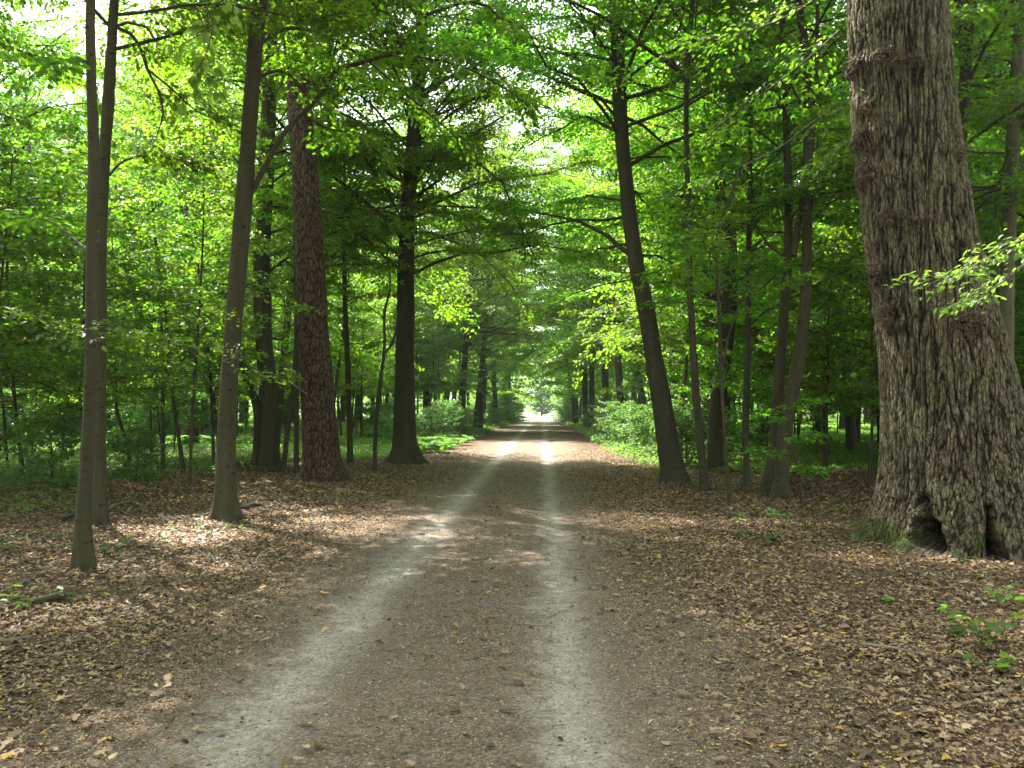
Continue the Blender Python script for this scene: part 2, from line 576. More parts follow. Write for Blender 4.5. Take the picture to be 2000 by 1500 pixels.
def ground_mat(name):
    m, t = new_mat(name)
    n = NT(t)
    g = n.n('ShaderNodeNewGeometry').outputs['Position']
    sp = n.n('ShaderNodeSeparateXYZ', {0: g}).outputs
    wob = n.n('ShaderNodeTexNoise', {'Vector': g, 'Scale': .6, 'Detail': 5.0, 'Roughness': .6}).outputs[0]
    edge = n.n('ShaderNodeTexNoise', {'Vector': g, 'Scale': 5.0, 'Detail': 6.0, 'Roughness': .7}).outputs[0]
    dx = n.math('ADD', n.math('MULTIPLY', n.math('SUBTRACT', wob, .5), .45), n.math('MULTIPLY', n.math('SUBTRACT', edge, .5), .6))
    X = n.math('ADD', sp[0], dx)

    def gauss(cx, w):
        q = n.math('DIVIDE', n.math('SUBTRACT', X, cx), w)
        return n.math('POWER', 2.71828, n.math('MULTIPLY', n.math('MULTIPLY', q, q), -1.0))
    track = n.math('MAXIMUM', gauss(-1.42, .20), gauss(.14, .17))
    road = n.maprange(n.math('ABSOLUTE', n.math('SUBTRACT', X, ROADX)), 1.35, 2.5, 1., 0.)
    # colours
    fg = n.n('ShaderNodeTexNoise', {'Vector': g, 'Scale': 48.0, 'Detail': 6.0, 'Roughness': .8}).outputs[0]
    vg = n.n('ShaderNodeTexVoronoi', {'Vector': g, 'Scale': 70.0}).outputs
    grav = n.ramp(fg, [(.36, (.03, .021, .015)), (.5, (.11, .08, .057)), (.62, (.27, .215, .165))])
    grav = n.mix(n.math('MULTIPLY', n.n('ShaderNodeSeparateColor', {0: vg['Color']}).outputs[0], .5), grav, (.21, .165, .125))
    trk = n.ramp(fg, [(.34, (.15, .125, .10)), (.5, (.28, .248, .207)), (.66, (.43, .395, .34))])
    mp = n.n('ShaderNodeMapping', {'Vector': g, 'Scale': (1, 1, 0)}).outputs[0]
    v1 = n.n('ShaderNodeTexVoronoi', {'Vector': mp, 'Scale': 21.0}).outputs
    v2 = n.n('ShaderNodeTexVoronoi', {'Vector': mp, 'Scale': 37.0}).outputs
    r1 = n.n('ShaderNodeSeparateColor', {0: v1['Color']}).outputs[0]
    r2 = n.n('ShaderNodeSeparateColor', {0: v2['Color']}).outputs[1]
    lc = n.ramp(n.math('ADD', n.math('MULTIPLY', r1, .6), n.math('MULTIPLY', r2, .4)),
                [(.1, (.035, .021, .013)), (.4, (.09, .052, .03)), (.65, (.17, .10, .055)), (.9, (.29, .19, .11))])
    lc = n.mix(n.maprange(v1['Distance'], .25, .6, 0., .7), lc, (.03, .02, .013))
    soil = n.n('ShaderNodeTexNoise', {'Vector': g, 'Scale': 1.3, 'Detail': 6.0, 'Roughness': .65}).outputs[0]
    lc = n.mix(n.maprange(soil, .55, .75, 0., .6), lc, (.05, .035, .024))
    c = n.mix(n.math('MULTIPLY', road, n.maprange(edge, .3, .62, .45, 1.)), lc, grav)
    c = n.mix(n.math('MULTIPLY', track, n.maprange(edge, .25, .6, .55, 1.)), c, trk)
    gm = n.math('MULTIPLY', n.maprange(n.math('ABSOLUTE', n.math('ADD', n.math('SUBTRACT', sp[0], ROADX), n.math('MULTIPLY', n.math('SUBTRACT', wob, .5), 2.5))), 4.2, 6.0), n.maprange(sp[1], 20., 27.))
    c = n.mix(n.math('MULTIPLY', gm, n.maprange(edge, .3, .55, .4, .95)), c, n.mix(fg, (.03, .05, .012), (.09, .13, .03)))
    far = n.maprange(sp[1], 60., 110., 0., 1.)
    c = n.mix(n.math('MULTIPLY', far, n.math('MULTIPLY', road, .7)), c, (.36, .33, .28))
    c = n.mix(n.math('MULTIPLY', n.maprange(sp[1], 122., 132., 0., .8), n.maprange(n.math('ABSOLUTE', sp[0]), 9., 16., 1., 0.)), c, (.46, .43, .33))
    h = n.math('ADD', n.math('MULTIPLY', fg, .45), n.math('MULTIPLY', v1['Distance'], n.math('SUBTRACT', 1.0, n.math('MAXIMUM', road, track))))
    h = n.math('ADD', h, n.math('MULTIPLY', vg['Distance'], .35))
    b = n.n('ShaderNodeBump', {'Strength': .9, 'Distance': .02, 'Height': h}).outputs[0]
    p = n.n('ShaderNodeBsdfPrincipled', {'Base Color': c, 'Roughness': .9, 'Specular IOR Level': .15, 'Normal': b})
    n.n('ShaderNodeOutputMaterial', {0: p.outputs[0]})
    return m


GROUND = ground_mat('forest_floor')

# ------------------------------------------------------------------ ground and road
def grid_mesh(xs, ys, zf):
    X, Y = np.meshgrid(xs, ys)
    Z = zf(X, Y)
    v = np.stack([X, Y, Z], -1).reshape(-1, 3)
    i = np.arange(len(v)).reshape(len(ys), len(xs))
    q = np.stack([i[:-1, :-1], i[:-1, 1:], i[1:, 1:], i[1:, :-1]], -1).reshape(-1, 4)
    mb = MB()
    mb.add(v, q)
    return mb


def sym(a): return np.unique(np.round(a, 4))


xs = sym(np.concatenate([np.arange(-14, 14.01, .2), np.linspace(14, 60, 60), np.linspace(60, 900, 40), -np.linspace(14, 60, 60), -np.linspace(60, 900, 40)]))
ys = sym(np.concatenate([np.arange(-4, 30.01, .2), np.linspace(30, 160, 110), np.linspace(160, 1500, 50), np.linspace(-300, -4, 30)]))
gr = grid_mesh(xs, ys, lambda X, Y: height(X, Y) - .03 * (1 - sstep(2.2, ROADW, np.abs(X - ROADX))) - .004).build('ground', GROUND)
tag(gr, kind='structure')


def rutz(X, Y):
    r = .018 * (np.exp(-((X + 1.42) / .3) ** 2) + np.exp(-((X - .14) / .27) ** 2))
    n = (fbm(np.stack([X * 3, Y * 3, X * 0], -1), 3, 8) - .5) * .014
    e = sstep(2.0, ROADW, np.abs(X - ROADX))
    return (n - r + .006) * (1 - e) + height(X, Y) * e + .001 * e


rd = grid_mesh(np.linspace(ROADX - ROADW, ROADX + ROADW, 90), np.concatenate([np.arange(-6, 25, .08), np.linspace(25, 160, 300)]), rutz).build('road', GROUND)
tag(rd, kind='structure')


def litter_mask(x, y):
    r = np.abs(x - ROADX)
    m = sstep(.9, 2.4, r) * .85 + .2
    m = m * (1 - .93 * np.exp(-((x + 1.42) / .42) ** 2)) * (1 - .93 * np.exp(-((x - .14) / .38) ** 2))
    return m * (.05 + 1.6 * fbm(np.stack([x * .9, y * .9, x * 0], -1), 3, 21))


def ground_z(x, y):
    return np.where(np.abs(x - ROADX) < ROADW, rutz(x, y), height(x, y))


def scatter(rng, y0, y1, dens, xlim=None, marg=2.0):
    """random points of the floor in front of the camera, dens per square metre"""
    wmax = .72 * y1 + marg
    if xlim: wmax = min(wmax, xlim)
    N = int(dens * (y1 - y0) * 2 * wmax)
    y = rng.uniform(y0, y1, N)
    x = rng.uniform(-wmax, wmax, N)
    k = np.abs(x) < .72 * y + marg
    return x[k], y[k]


rng = rng_of(1)
mb = MB()
for (y0, y1, dn, ln, kd) in ((1.8, 6, 1450, .042, 6), (6, 11, 760, .048, 6), (11, 19, 360, .06, 6), (19, 32, 130, .08, 4)):
    x, y = scatter(rng, y0, y1, dn)
    k = rng.random(len(x)) < litter_mask(x, y)
    if y0 > 11: k &= np.abs(x - ROADX) < 14
    x, y = x[k], y[k]
    N = len(x)
    a = rng.uniform(0, 6.283, N)
    sm = 1 - sstep(1.0, 2.6, np.abs(x - ROADX)) * .9
    L = ln * rng.uniform(.45, 1.35, N) * (1 - .62 * sm * (rng.random(N) < .93))
    d = norm(np.stack([np.cos(a), np.sin(a), rng.normal(0, .14, N)], -1))
    nr = norm(ZZ + rng.normal(0, .28, (N, 3)))
    p = np.stack([x, y, ground_z(x, y) + .003 + rng.random(N) * .014], -1)
    for f_, c_, kk in ((.35, .25, rng.random(N) < .5),):
        leaf_mesh(mb, p[kk], d[kk], nr[kk], L[kk], L[kk] * rng.uniform(.4, .7, kk.sum()), kd, .35, .25)
        kk = ~kk
        leaf_mesh(mb, p[kk] + [0, 0, .008], d[kk], nr[kk], L[kk], L[kk] * rng.uniform(.35, .6, kk.sum()), kd, -.3, -.15)
for y0, y1, dn, l0 in ((1.8, 5, 6500, .014), (5, 9, 4200, .018), (9, 16, 1300, .028), (16, 28, 320, .045)):
    x, y = scatter(rng, y0, y1, dn, xlim=4.2)
    k = rng.random(len(x)) < (.10 + .9 * sstep(.15, .75, litter_mask(x, y) * 1.3 + .12))
    x, y = x[k], y[k]
    N = len(x)
    a = rng.uniform(0, 6.283, N)
    d = norm(np.stack([np.cos(a), np.sin(a), rng.normal(0, .2, N)], -1))
    L = l0 * rng.uniform(.4, 1.5, N)
    leaf_mesh(mb, np.stack([x, y, ground_z(x, y) + .002 + .005 * rng.random(N)], -1), d, norm(ZZ + rng.normal(0, .4, (N, 3))), L, L * rng.uniform(.3, .7, N), 4, 0, .1)
# lobed oak and maple leaves lying nearest to the eye
x, y = scatter(rng, 1.8, 10, 52)
k = rng.random(len(x)) < litter_mask(x, y) * 1.1
x, y = x[k], y[k]
N = len(x)
a = rng.uniform(0, 6.283, N)
L = rng.uniform(.05, .095, N)
d = norm(np.stack([np.cos(a), np.sin(a), rng.normal(0, .15, N)], -1))
nr = norm(ZZ + rng.normal(0, .25, (N, 3)))
nr = norm(nr - d * (nr * d).sum(-1, keepdims=True))
sd_ = np.cross(nr, d)
p = np.stack([x, y, ground_z(x, y) + .012 + rng.random(N) * .012], -1)
st = np.array([0, .16, .27, .42, .52, .68, .76, .9, 1.0])
wd = np.array([.03, .17, .08, .27, .13, .3, .15, .17, .02])
cv = rng.uniform(-.12, .2, N)
rows = []
for q, w_ in zip(st, wd):
    c0 = p + d * (L * q)[:, None] + nr * (cv * L * math.sin(q * 2.6))[:, None]
    rows += [c0 + (sd_ * w_ + nr * w_ * rng.uniform(-.2, .5, N)[:, None]) * L[:, None], c0, c0 + (-sd_ * w_ + nr * w_ * rng.uniform(-.2, .5, N)[:, None]) * L[:, None]]
V = np.stack(rows, 1)
nv = V.shape[1]
fq = []
for r_ in range(len(st) - 1):
    b = r_ * 3
    fq += [[b, b + 1, b + 4, b + 3], [b + 1, b + 2, b + 5, b + 4]]
fq = np.array(fq)
mb.add(V.reshape(-1, 3), (np.arange(N)[:, None, None] * nv + fq[None]).reshape(-1, 4))
tag(mb.build('leaf_litter', LITTER), 'brown and yellow dry fallen leaves covering the ground beside and between the wheel tracks', 'leaf litter', kind='stuff')

x, y = scatter(rng, 1.8, 12, 26)
k = rng.random(len(x)) < .12 + .8 * sstep(1.2, 2.8, np.abs(x - ROADX))
x, y = x[k], y[k]
N = len(x)
a = rng.uniform(0, 6.283, N)
ln = .04 + .28 * rng.random(N) ** 2.5
sg = np.linspace(-.5, .5, 6)
P = np.stack([x, y, ground_z(x, y) + .012], -1)[:, None] + np.stack([np.cos(a), np.sin(a), rng.normal(0, .04, N)], -1)[:, None] * (ln[:, None] * sg)[..., None]
P += np.cumsum(rng.normal(0, 1, (N, 6, 3)) * [1, 1, .3], 1) * (ln * .035)[:, None, None]
tm = MB()
tubes(tm, P, (.0012 + .0028 * rng.random(N)[:, None] ** 2) * np.linspace(1.2, .6, 6), 4)
tag(tm.build('twig_litter', STICK), 'small dry twigs strewn among the fallen leaves', 'twig litter', kind='stuff')

# pebbles in the gravel
x, y = scatter(rng, 1.8, 10, 1100, xlim=4)
k = (np.abs(x - ROADX) < 1.9) & (rng.random(len(x)) < .25 + .5 * fbm(np.stack([x * 2, y * 2, x * 0], -1), 2, 4))
x, y = x[k], y[k]
N = len(x)
sz = .004 + .011 * rng.random(N) ** 5 + .003 * rng.random(N)
oc = np.array([[1, 0, 0], [0, 1, 0], [-1, 0, 0], [0, -1, 0], [0, 0, .75], [0, 0, -.6]], float)
ang = rng.uniform(0, 6.28, N)
o = np.repeat(oc[None], N, 0) * rng.uniform(.6, 1.3, (N, 6, 1))
ox = o[..., 0] * np.cos(ang)[:, None] - o[..., 1] * np.sin(ang)[:, None] * .7
oy = o[..., 0] * np.sin(ang)[:, None] + o[..., 1] * np.cos(ang)[:, None] * .7
V = np.stack([x, y, ground_z(x, y)], -1)[:, None, :] + np.stack([ox, oy, o[..., 2] * .7], -1) * sz[:, None, None]
ft = np.array([[0, 1, 4], [1, 2, 4], [2, 3, 4], [3, 0, 4], [1, 0, 5], [2, 1, 5], [3, 2, 5], [0, 3, 5]])
mb = MB()
mb.add(V.reshape(-1, 3), (np.arange(N)[:, None, None] * 6 + ft[None]).reshape(-1, 3))
tag(mb.build('gravel', PEBBLE), 'small grey stones pressed into the surface of the track', 'gravel', kind='stuff')


# ------------------------------------------------------------------ trees traced where they stand
def clear(p):
    """open space under the branches: the track and its near verges"""
    x, y, z = p[:, 0], p[:, 1], p[:, 2]
    j = (fbm(p * .9, 2, 31) - .5) * 2
    road = (np.abs(x - ROADX) < 3.0 + j * .8 + .012 * np.maximum(y, 0)) & (z < 3.9 + j * 1.2 + .012 * np.maximum(y, 0))
    near = (y < 18.5) & (x > -7.2 + j) & (x < 3.8 + .1 * y) & (z < 2.6 + .325 * y + j * 1.3)
    return road | near


def trunk_path(pts, Y, top):
    rows = []
    for (px, py, w) in pts:
        p = at(px, py, Y)
        rows.append([*p, w * .5 * dist(p) / F])
    P = np.array(rows)
    P = P[np.argsort(P[:, 2])]
    b = P[0].copy()
    b[2] = -.15
    b[3] *= 1.03
    P = np.vstack([b, P]) if P[0, 2] > -.1 else P
    if P[-1, 2] < top:
        d = (P[-1] - P[-3]) / (P[-1, 2] - P[-3, 2])
        h = top - P[-1, 2]
        for f in (.4, 1.0):
            q = P[-1 if f == .4 else -2] + 0
            q = P[len(P) - (1 if f == .4 else 2)] + d * h * f * np.array([.7, .7, 1, 0])
            q[3] = P[len(P) - (1 if f == .4 else 2), 3] * (1 - .75 * f)
            P = np.vstack([P, q])
    return P


def flare_disp(seed, amp=.35, hgt=.22, lobes=5, rough=.02, z0=0.0):
    rr = rng_of(seed)
    ph = rr.uniform(0, 6.28, 3)

    def f(th, z, r, pos):
        zz = np.maximum(z - z0, 0)
        lob = .55 + .45 * np.cos(lobes * th + ph[0] + .6 * np.sin(2 * th + ph[1]))
        d = r * amp * np.exp(-zz / hgt) * lob
        d = d + r * .09 * (fbm(pos * np.array([2.2, 2.2, .9]), 3, seed) - .5) * 2
        d = d + rough * (fbm(pos * 11, 2, seed + 3) - .5)
        return d
    return f


def leaves_to(mb, lv, kind=6, wid=.62, curl=.12):
    p, d, n_, ln = lv
    leaf_mesh(mb, p, d, n_, ln, ln * wid, kind, .14, curl)


def traced_tree(name, label, cat, pts, base, bark=None, top=15., flare=.35, seed=1, limbs=None, extra=(), leafk=6, leaf_len=.086,
                lf_dens=52, tw_dens=4.0, forks=(), seg=28, group=None, rough=.015, cull=True, leaf=None, twigs=True, Y=None):
    rng = rng_of(seed)
    bark = bark or BARK
    g = ground_at(*base)
    Y = Y or g[1]
    path = trunk_path(pts, Y, top)
    loc = at(base[0], base[1], Y)
    loc[2] = 0
    loc = np.array([loc[0], Y, float(height(loc[0], Y))])
    root = thing(name, label, cat, loc, group=group)
    mb = MB()
    trunk_tube(mb, path, seg, .09, flare_disp(seed, flare, .10 + path[1, 3] * .8, rough=rough, z0=loc[2]))
    for (fp, fseg) in forks:
        fpath = np.array([[*at(a, b, Y + dy), w * .5 * Y / F] for (a, b, w, dy) in fp])
        trunk_tube(mb, fpath, fseg, .09, flare_disp(seed + 5, 0, .2, rough=rough))
    mb.build('trunk', bark, root, loc=loc)
    bm, lm = MB(), MB()
    cl = clear if cull else None
    got = False
    if limbs:
        h0, h1, n_, L0, L1, kw = limbs
        P, R, L = make_limbs(rng, path, h0, h1, n_, lambda q: L0 + (L1 - L0) * q * q, **kw)
        if cull:
            k = ~(clear(P[:, 3]) | clear(P[:, 6]))
            P, R = P[k], R[k]
        tubes(bm, P, R, 6)
        tw, lv = grow(rng, P, tw_dens, lf_dens, leaf_len, cull=cl)
        if twigs: tubes(bm, tw, np.full(tw.shape[:2], .006) * np.linspace(1, .4, 4), 3)
        leaves_to(lm, lv, leafk)
        got = True
    for ex in extra:                       # limbs followed in the photograph: (points px,py), depth shift, start and end width, leaf density
        pp, dy, w0, w1, dens = ex
        n_ = len(pp)
        E = np.array([[*at(a, b, Y + dy * k / (n_ - 1)), (w0 + (w1 - w0) * k / (n_ - 1)) * .5 * Y / F] for k, (a, b) in enumerate(pp)])
        Q = catmull(E, 26)
        xm = MB()
        tubes(xm, Q[None, :, :3], Q[None, :, 3], 9)
        xm.build('bough', BARK_DARK, root, loc=loc)
        if dens > 0:
            tw, lv = grow(rng, Q[None, :, :3], tw_dens * dens, lf_dens, leaf_len, t0=.22, cull=None, tmax=1.1)
            tubes(bm, tw, np.full(tw.shape[:2], .005) * np.linspace(1, .4, 4), 3)
            leaves_to(lm, lv, leafk)
        got = True
    if bm.n:
        bm.build('branches', bark if bark is not PINE else BARK_DARK, root, loc=loc)
    if lm.n: lm.build('crown', leaf or LEAF, root, smooth=False, loc=loc)
    return root, path


BEECH_HI = dict(elev=(5, 45), droop=(10, 45))

# --- left side
traced_tree('beech_tree', 'slender smooth beech trunk with dark scars, the nearest trunk on the left of the track', 'tree',
            [(165, 1112, 38), (163, 1025, 31), (168, 915, 26), (175, 815, 24), (178, 640, 20), (178, 490, 20), (183, 315, 21), (179, 175, 19), (176, 35, 17), (178, -60, 16)],
            (165, 1110), top=13, seed=11, flare=.5, lf_dens=74, limbs=(5.6, 12.8, 40, 3.0, 2.0, BEECH_HI), seg=32,
            extra=[([(174, 121), (140, 117), (100, 125), (60, 150)], -.6, 7, 2, 1.0), ([(170, 490), (130, 455), (90, 430), (30, 425)], .8, 7, 2, 1.2)])
traced_tree('beech_tree', 'greyish beech trunk standing close behind the nearest slender beech on the left', 'tree',
            [(194, 1032, 30), (193, 1010, 29), (194, 955, 27), (196, 815, 20), (198, 640, 19), (198, 490, 19), (204, 315, 20), (213, 175, 21), (221, 35, 17), (226, -60, 15)],
            (194, 1032), top=13, seed=12, flare=.5, lf_dens=74, limbs=(6.3, 13, 42, 3.4, 2.0, BEECH_HI),
            extra=[([(229, 54), (259, 70), (280, 108), (290, 140), (311, 182), (318, 224), (308, 259)], .4, 8, 3, .7),
                   ([(288, 135), (332, 171), (385, 217), (430, 235)], 1.0, 5, 2, 1.2),
                   ([(212, 343), (241, 315), (290, 303), (340, 310), (400, 330)], .9, 6, 2, 1.5)])
traced_tree('beech_tree', 'tall beech with a long limb arching right over the track', 'tree',
            [(441, 1016, 62), (440, 990, 42), (442, 850, 35), (450, 710, 32), (464, 535, 33), (468, 490, 33), (479, 360, 32), (490, 210, 29), (500, 70, 30), (508, 0, 29), (516, -90, 26)],
            (441, 1015), top=15, seed=13, flare=.55, lf_dens=74, limbs=(7.4, 14.5, 60, 4.6, 2.4, BEECH_HI), seg=36,
            extra=[([(492, 375), (518, 325), (553, 262), (595, 217), (626, 185), (647, 147), (665, 129), (695, 126), (745, 110), (780, 101), (795, 70), (828, 33), (867, 17), (909, 5), (947, 8), (975, 34), (1010, 60), (1052, 77)], -1.2, 11, 4, .9),
                   ([(782, 100), (825, 112), (895, 127), (947, 150), (1000, 182), (1040, 215)], .8, 7, 2, 1.5),
                   ([(508, 84), (560, 56), (616, 63), (700, 105), (755, 150), (832, 217), (874, 252)], 1.4, 9, 3, .7),
                   ([(504, 150), (546, 138), (574, 154), (602, 182), (640, 215)], .6, 8, 2, .5),
                   ([(590, 222), (640, 250), (690, 262), (740, 300)], .9, 5, 2, 1.1)])
traced_tree('beech_tree', 'beech with a thinner leaning stem forking from its foot, behind the tall pine', 'tree',
            [(525, 918, 52), (526, 895, 36), (527, 780, 34), (516, 675, 33), (511, 535, 33), (514, 450, 30), (519, 350, 31), (524, 230, 28), (528, 100, 26)],
            (525, 918), top=17, seed=14, flare=.3, limbs=(4.4, 16.5, 80, 4.3, 2.6, dict(elev=(0, 40), droop=(5, 40))),
            forks=[([(502, 912, 22, 0), (504, 860, 19, 0), (503, 797, 18, 0), (486, 752, 15, .2), (470, 700, 13, .4), (452, 640, 11, .6), (438, 560, 10, .8)], 14)])
traced_tree('pine_tree', 'tall reddish pine with a thick plated trunk left of the track', 'tree',
            [(634, 940, 84), (630, 915, 74), (625, 850, 67), (618, 730, 63), (612, 640, 58), (605, 490, 54), (596, 350, 50), (586, 210, 47), (577, 70, 44), (572, -20, 42)],
            (634, 939), bark=PINE, top=22, seed=15, flare=.22, limbs=(11, 21, 50, 4.2, 2.2, BEECH_HI), seg=48, rough=.05)
traced_tree('beech_sapling', 'thin straight pole leaning against the left side of the tall pine', 'tree',
            [(553, 921, 11), (563, 830, 10), (574, 745, 10), (578, 675, 9), (579, 560, 8), (580, 470, 7), (585, 380, 5)], (553, 920), bark=BARK, top=9, seed=16, flare=.1,
            limbs=(4.2, 8.5, 16, 1.6, .8, {}), seg=10)
traced_tree('beech_sapling', 'thin grey stem standing upright just left of the tall pine', 'tree',
            [(579, 927, 12), (579, 850, 10), (580, 675, 9), (577, 560, 7), (576, 450, 5)], (579, 926), top=8, seed=17, flare=.1, limbs=(4.6, 7.8, 12, 1.4, .7, {}), seg=10)
traced_tree('beech_sapling', 'slim olive stem between the tall pine and the dark flared beech', 'tree',
            [(684, 908, 14), (683, 850, 12), (679, 710, 11), (674, 600, 10), (672, 500, 9), (671, 400, 7), (673, 330, 5)], (684, 906), top=10, seed=18, flare=.15,
            limbs=(4.2, 9.6, 22, 2.2, .9, {}), seg=12)
traced_tree('beech_sapling', 'crooked dark little tree with a forked top in front of the flared beech', 'tree',
            [(732, 920, 9), (734, 832, 8), (744, 738, 7), (751, 675, 6), (751, 612, 5), (762, 560, 4), (757, 500, 3)], (732, 920), bark=BARK_DARK, top=6.2, seed=19, flare=.15,
            limbs=(3.2, 6.0, 10, 1.4, .7, {}), forks=[([(751, 690, 5, 0), (765, 672, 5, 0), (774, 640, 4, 0), (778, 590, 3, .1)], 8)], seg=10)
traced_tree('beech_tree', 'dark beech with a wide flared foot beside the left edge of the track', 'tree',
            [(794, 905, 66), (793, 880, 50), (791, 850, 42), (790, 745, 39), (792, 620, 35), (793, 520, 33), (797, 400, 29), (803, 330, 29), (812, 230, 28), (820, 120, 25), (826, 0, 22)],
            (794, 904), bark=BARK_DARK, top=19, seed=20, flare=.55, limbs=(5.4, 18.5, 125, 6.0, 4.6, dict(elev=(0, 55), droop=(15, 70))), leaf_len=.095, lf_dens=50)
traced_tree('pine_tree', 'reddish pine trunk in the bright ferns far behind the tall leaning beech', 'tree',
            [(372, 874, 34), (371, 850, 30), (369, 700, 27), (364, 560, 25), (358, 450, 23), (352, 330, 21)], (372, 874), bark=PINE, top=20, seed=21, flare=.25,
            limbs=(14, 19, 16, 3, 1.4, {}), seg=20, leafk=4, leaf_len=.14, lf_dens=34, twigs=False, cull=False)
for (pts, lab, sd) in (
        ([(255, 922, 8), (246, 860, 7), (228, 800, 7), (225, 710, 6), (224, 650, 5), (220, 540, 4)], 'bent thin sapling just right of the two close beeches', 30),
        ([(318, 929, 8), (318, 800, 7), (317, 675, 6), (310, 540, 5), (300, 430, 4)], 'straight thin dark sapling left of the reddish far pine', 31),
        ([(359, 929, 9), (350, 860, 8), (341, 804, 7), (329, 675, 7), (318, 560, 5), (300, 440, 4)], 'thin sapling leaning left in front of the reddish far pine', 32),
        ([(418, 918, 7), (413, 773, 6), (407, 690, 6), (395, 600, 5), (385, 500, 4)], 'thin sapling standing just left of the tall beech with the arching limb', 33)):
    traced_tree('beech_sapling', lab, 'tree', pts, pts[0][:2], bark=BARK_DARK, top=7, seed=sd, flare=.15, limbs=(1.9, 6.8, 30, 1.9, .8, dict(elev=(-5, 30), droop=(0, 30))), seg=9, cull=False, lf_dens=46)

# --- right side
traced_tree('beech_tree', 'dark beech leaning left towards the track on its right edge', 'tree',
            [(1318, 942, 54), (1314, 915, 46), (1302, 850, 42), (1290, 770, 38), (1279, 710, 35), (1262, 605, 33), (1240, 500, 29), (1222, 350, 27), (1211, 210, 27), (1206, 70, 26), (1204, -20, 24)],
            (1318, 941), bark=BARK_DARK, top=17, seed=40, flare=.3, limbs=(4.6, 17, 105, 5.6, 4.2, dict(elev=(0, 40), droop=(5, 40))))
traced_tree('beech_tree', 'pale slim beech leaning left behind the dark leaning beech', 'tree',
            [(1266, 856, 17), (1258, 800, 16), (1252, 766, 15), (1238, 696, 14), (1229, 640, 13), (1224, 587, 12), (1218, 510, 11)], (1266, 855), bark=BARK_PALE, top=17, seed=41,
            limbs=(4, 16, 40, 3.6, 1.4, {}), leafk=4, leaf_len=.13, lf_dens=36, twigs=False, seg=14)
traced_tree('beech_tree', 'bent grey beech just right of the dark leaning beech', 'tree',
            [(1346, 876, 20), (1334, 830, 18), (1321, 780, 17), (1312, 727, 15), (1308, 650, 13), (1310, 560, 12), (1306, 440, 10)], (1346, 875), top=15, seed=42,
            limbs=(4, 14.5, 36, 3.0, 1.2, {}), leafk=4, leaf_len=.12, lf_dens=40, twigs=False, seg=14)
traced_tree('beech_tree', 'slender dark beech with a long thin bough reaching left over the track', 'tree',
            [(1377, 960, 22), (1372, 905, 17), (1365, 832, 15), (1356, 727, 14), (1350, 605, 13), (1345, 500, 12), (1343, 370, 11), (1340, 245, 10), (1342, 140, 10), (1350, 35, 10), (1354, -40, 9)],
            (1377, 958), bark=BARK_DARK, top=13, seed=43, flare=.2, limbs=(5.2, 12.8, 46, 3.4, 2.0, {}), seg=16,
            extra=[([(1341, 150), (1300, 119), (1262, 94), (1192, 42), (1130, 10), (1080, -10)], -1.6, 10, 4, 1.3),
                   ([(1343, 120), (1318, 75), (1330, 45), (1312, 10)], 0, 6, 3, .8),
                   ([(1343, 205), (1400, 175), (1480, 155), (1540, 110)], -1.2, 6, 2, 2.2)])
traced_tree('beech_tree', 'stout pale beech in the dark stand between the leaning beech and the oak', 'tree',
            [(1397, 922, 38), (1396, 900, 30), (1400, 800, 29), (1412, 710, 31), (1424, 600, 30), (1424, 480, 29), (1421, 370, 28), (1430, 200, 25), (1430, 60, 23), (1431, -20, 22)],
            (1397, 921), bark=BARK, top=17, seed=44, flare=.3, limbs=(3.6, 16.5, 56, 3.4, 1.6, dict(elev=(-5, 40), droop=(5, 40))))
traced_tree('beech_sapling', 'thin whitish crooked sapling in front of the stout pale beech', 'tree',
            [(1426, 987, 9), (1421, 930, 8), (1414, 832, 7), (1408, 710, 7), (1403, 587, 6), (1398, 490, 6), (1405, 437, 5), (1420, 400, 5), (1436, 357, 4), (1454, 297, 3)],
            (1426, 986), bark=BARK, top=5.2, seed=45, flare=.1, seg=9, limbs=(2.9, 5.1, 14, 1.5, .6, dict(elev=(-5, 25), droop=(0, 30))), cull=False,
            extra=[([(1408, 725), (1425, 650), (1446, 590), (1462, 560)], .2, 5, 2, .8)])
traced_tree('beech_sapling', 'narrow dark stem standing alone midway between the pale beech and the paired beeches', 'tree',
            [(1459, 953, 15), (1458, 900, 13), (1457, 815, 13), (1461, 675, 12), (1462, 570, 11), (1463, 450, 10), (1466, 300, 8)], (1459, 952), bark=BARK_DARK, top=11, seed=46, flare=.15,
            limbs=(3.0, 10.5, 36, 2.6, 1.0, {}), seg=12, cull=False)
traced_tree('beech_tree', 'left trunk of the paired slanting beeches near the oak', 'tree',
            [(1498, 964, 28), (1503, 925, 23), (1513, 850, 21), (1524, 710, 19), (1532, 600, 18), (1538, 500, 17), (1540, 380, 15), (1536, 250, 13), (1530, 100, 12)], (1498, 963), top=14, seed=47, flare=.25,
            limbs=(4.2, 13.5, 34, 2.8, 1.2, {}), seg=16, cull=False)
traced_tree('beech_tree', 'right trunk of the paired slanting beeches near the oak, with a high fork', 'tree',
            [(1524, 969, 36), (1526, 940, 29), (1532, 850, 27), (1549, 760, 25), (1560, 700, 24), (1574, 580, 20), (1576, 472, 19), (1578, 315, 18), (1576, 140, 18), (1562, 17, 15), (1556, -50, 13)],
            (1524, 968), top=14, seed=48, flare=.25, limbs=(5.0, 13.5, 34, 3.0, 1.2, {}), seg=18,
            forks=[([(1550, 500, 13, 0), (1560, 430, 13, .1), (1570, 385, 12, .1), (1583, 300, 11, .2), (1592, 200, 10, .3), (1596, 90, 9, .4), (1597, -30, 8, .4)], 10)],
            extra=[([(1580, 130), (1604, 112), (1636, 77), (1660, 60)], -.5, 7, 3, .8)])
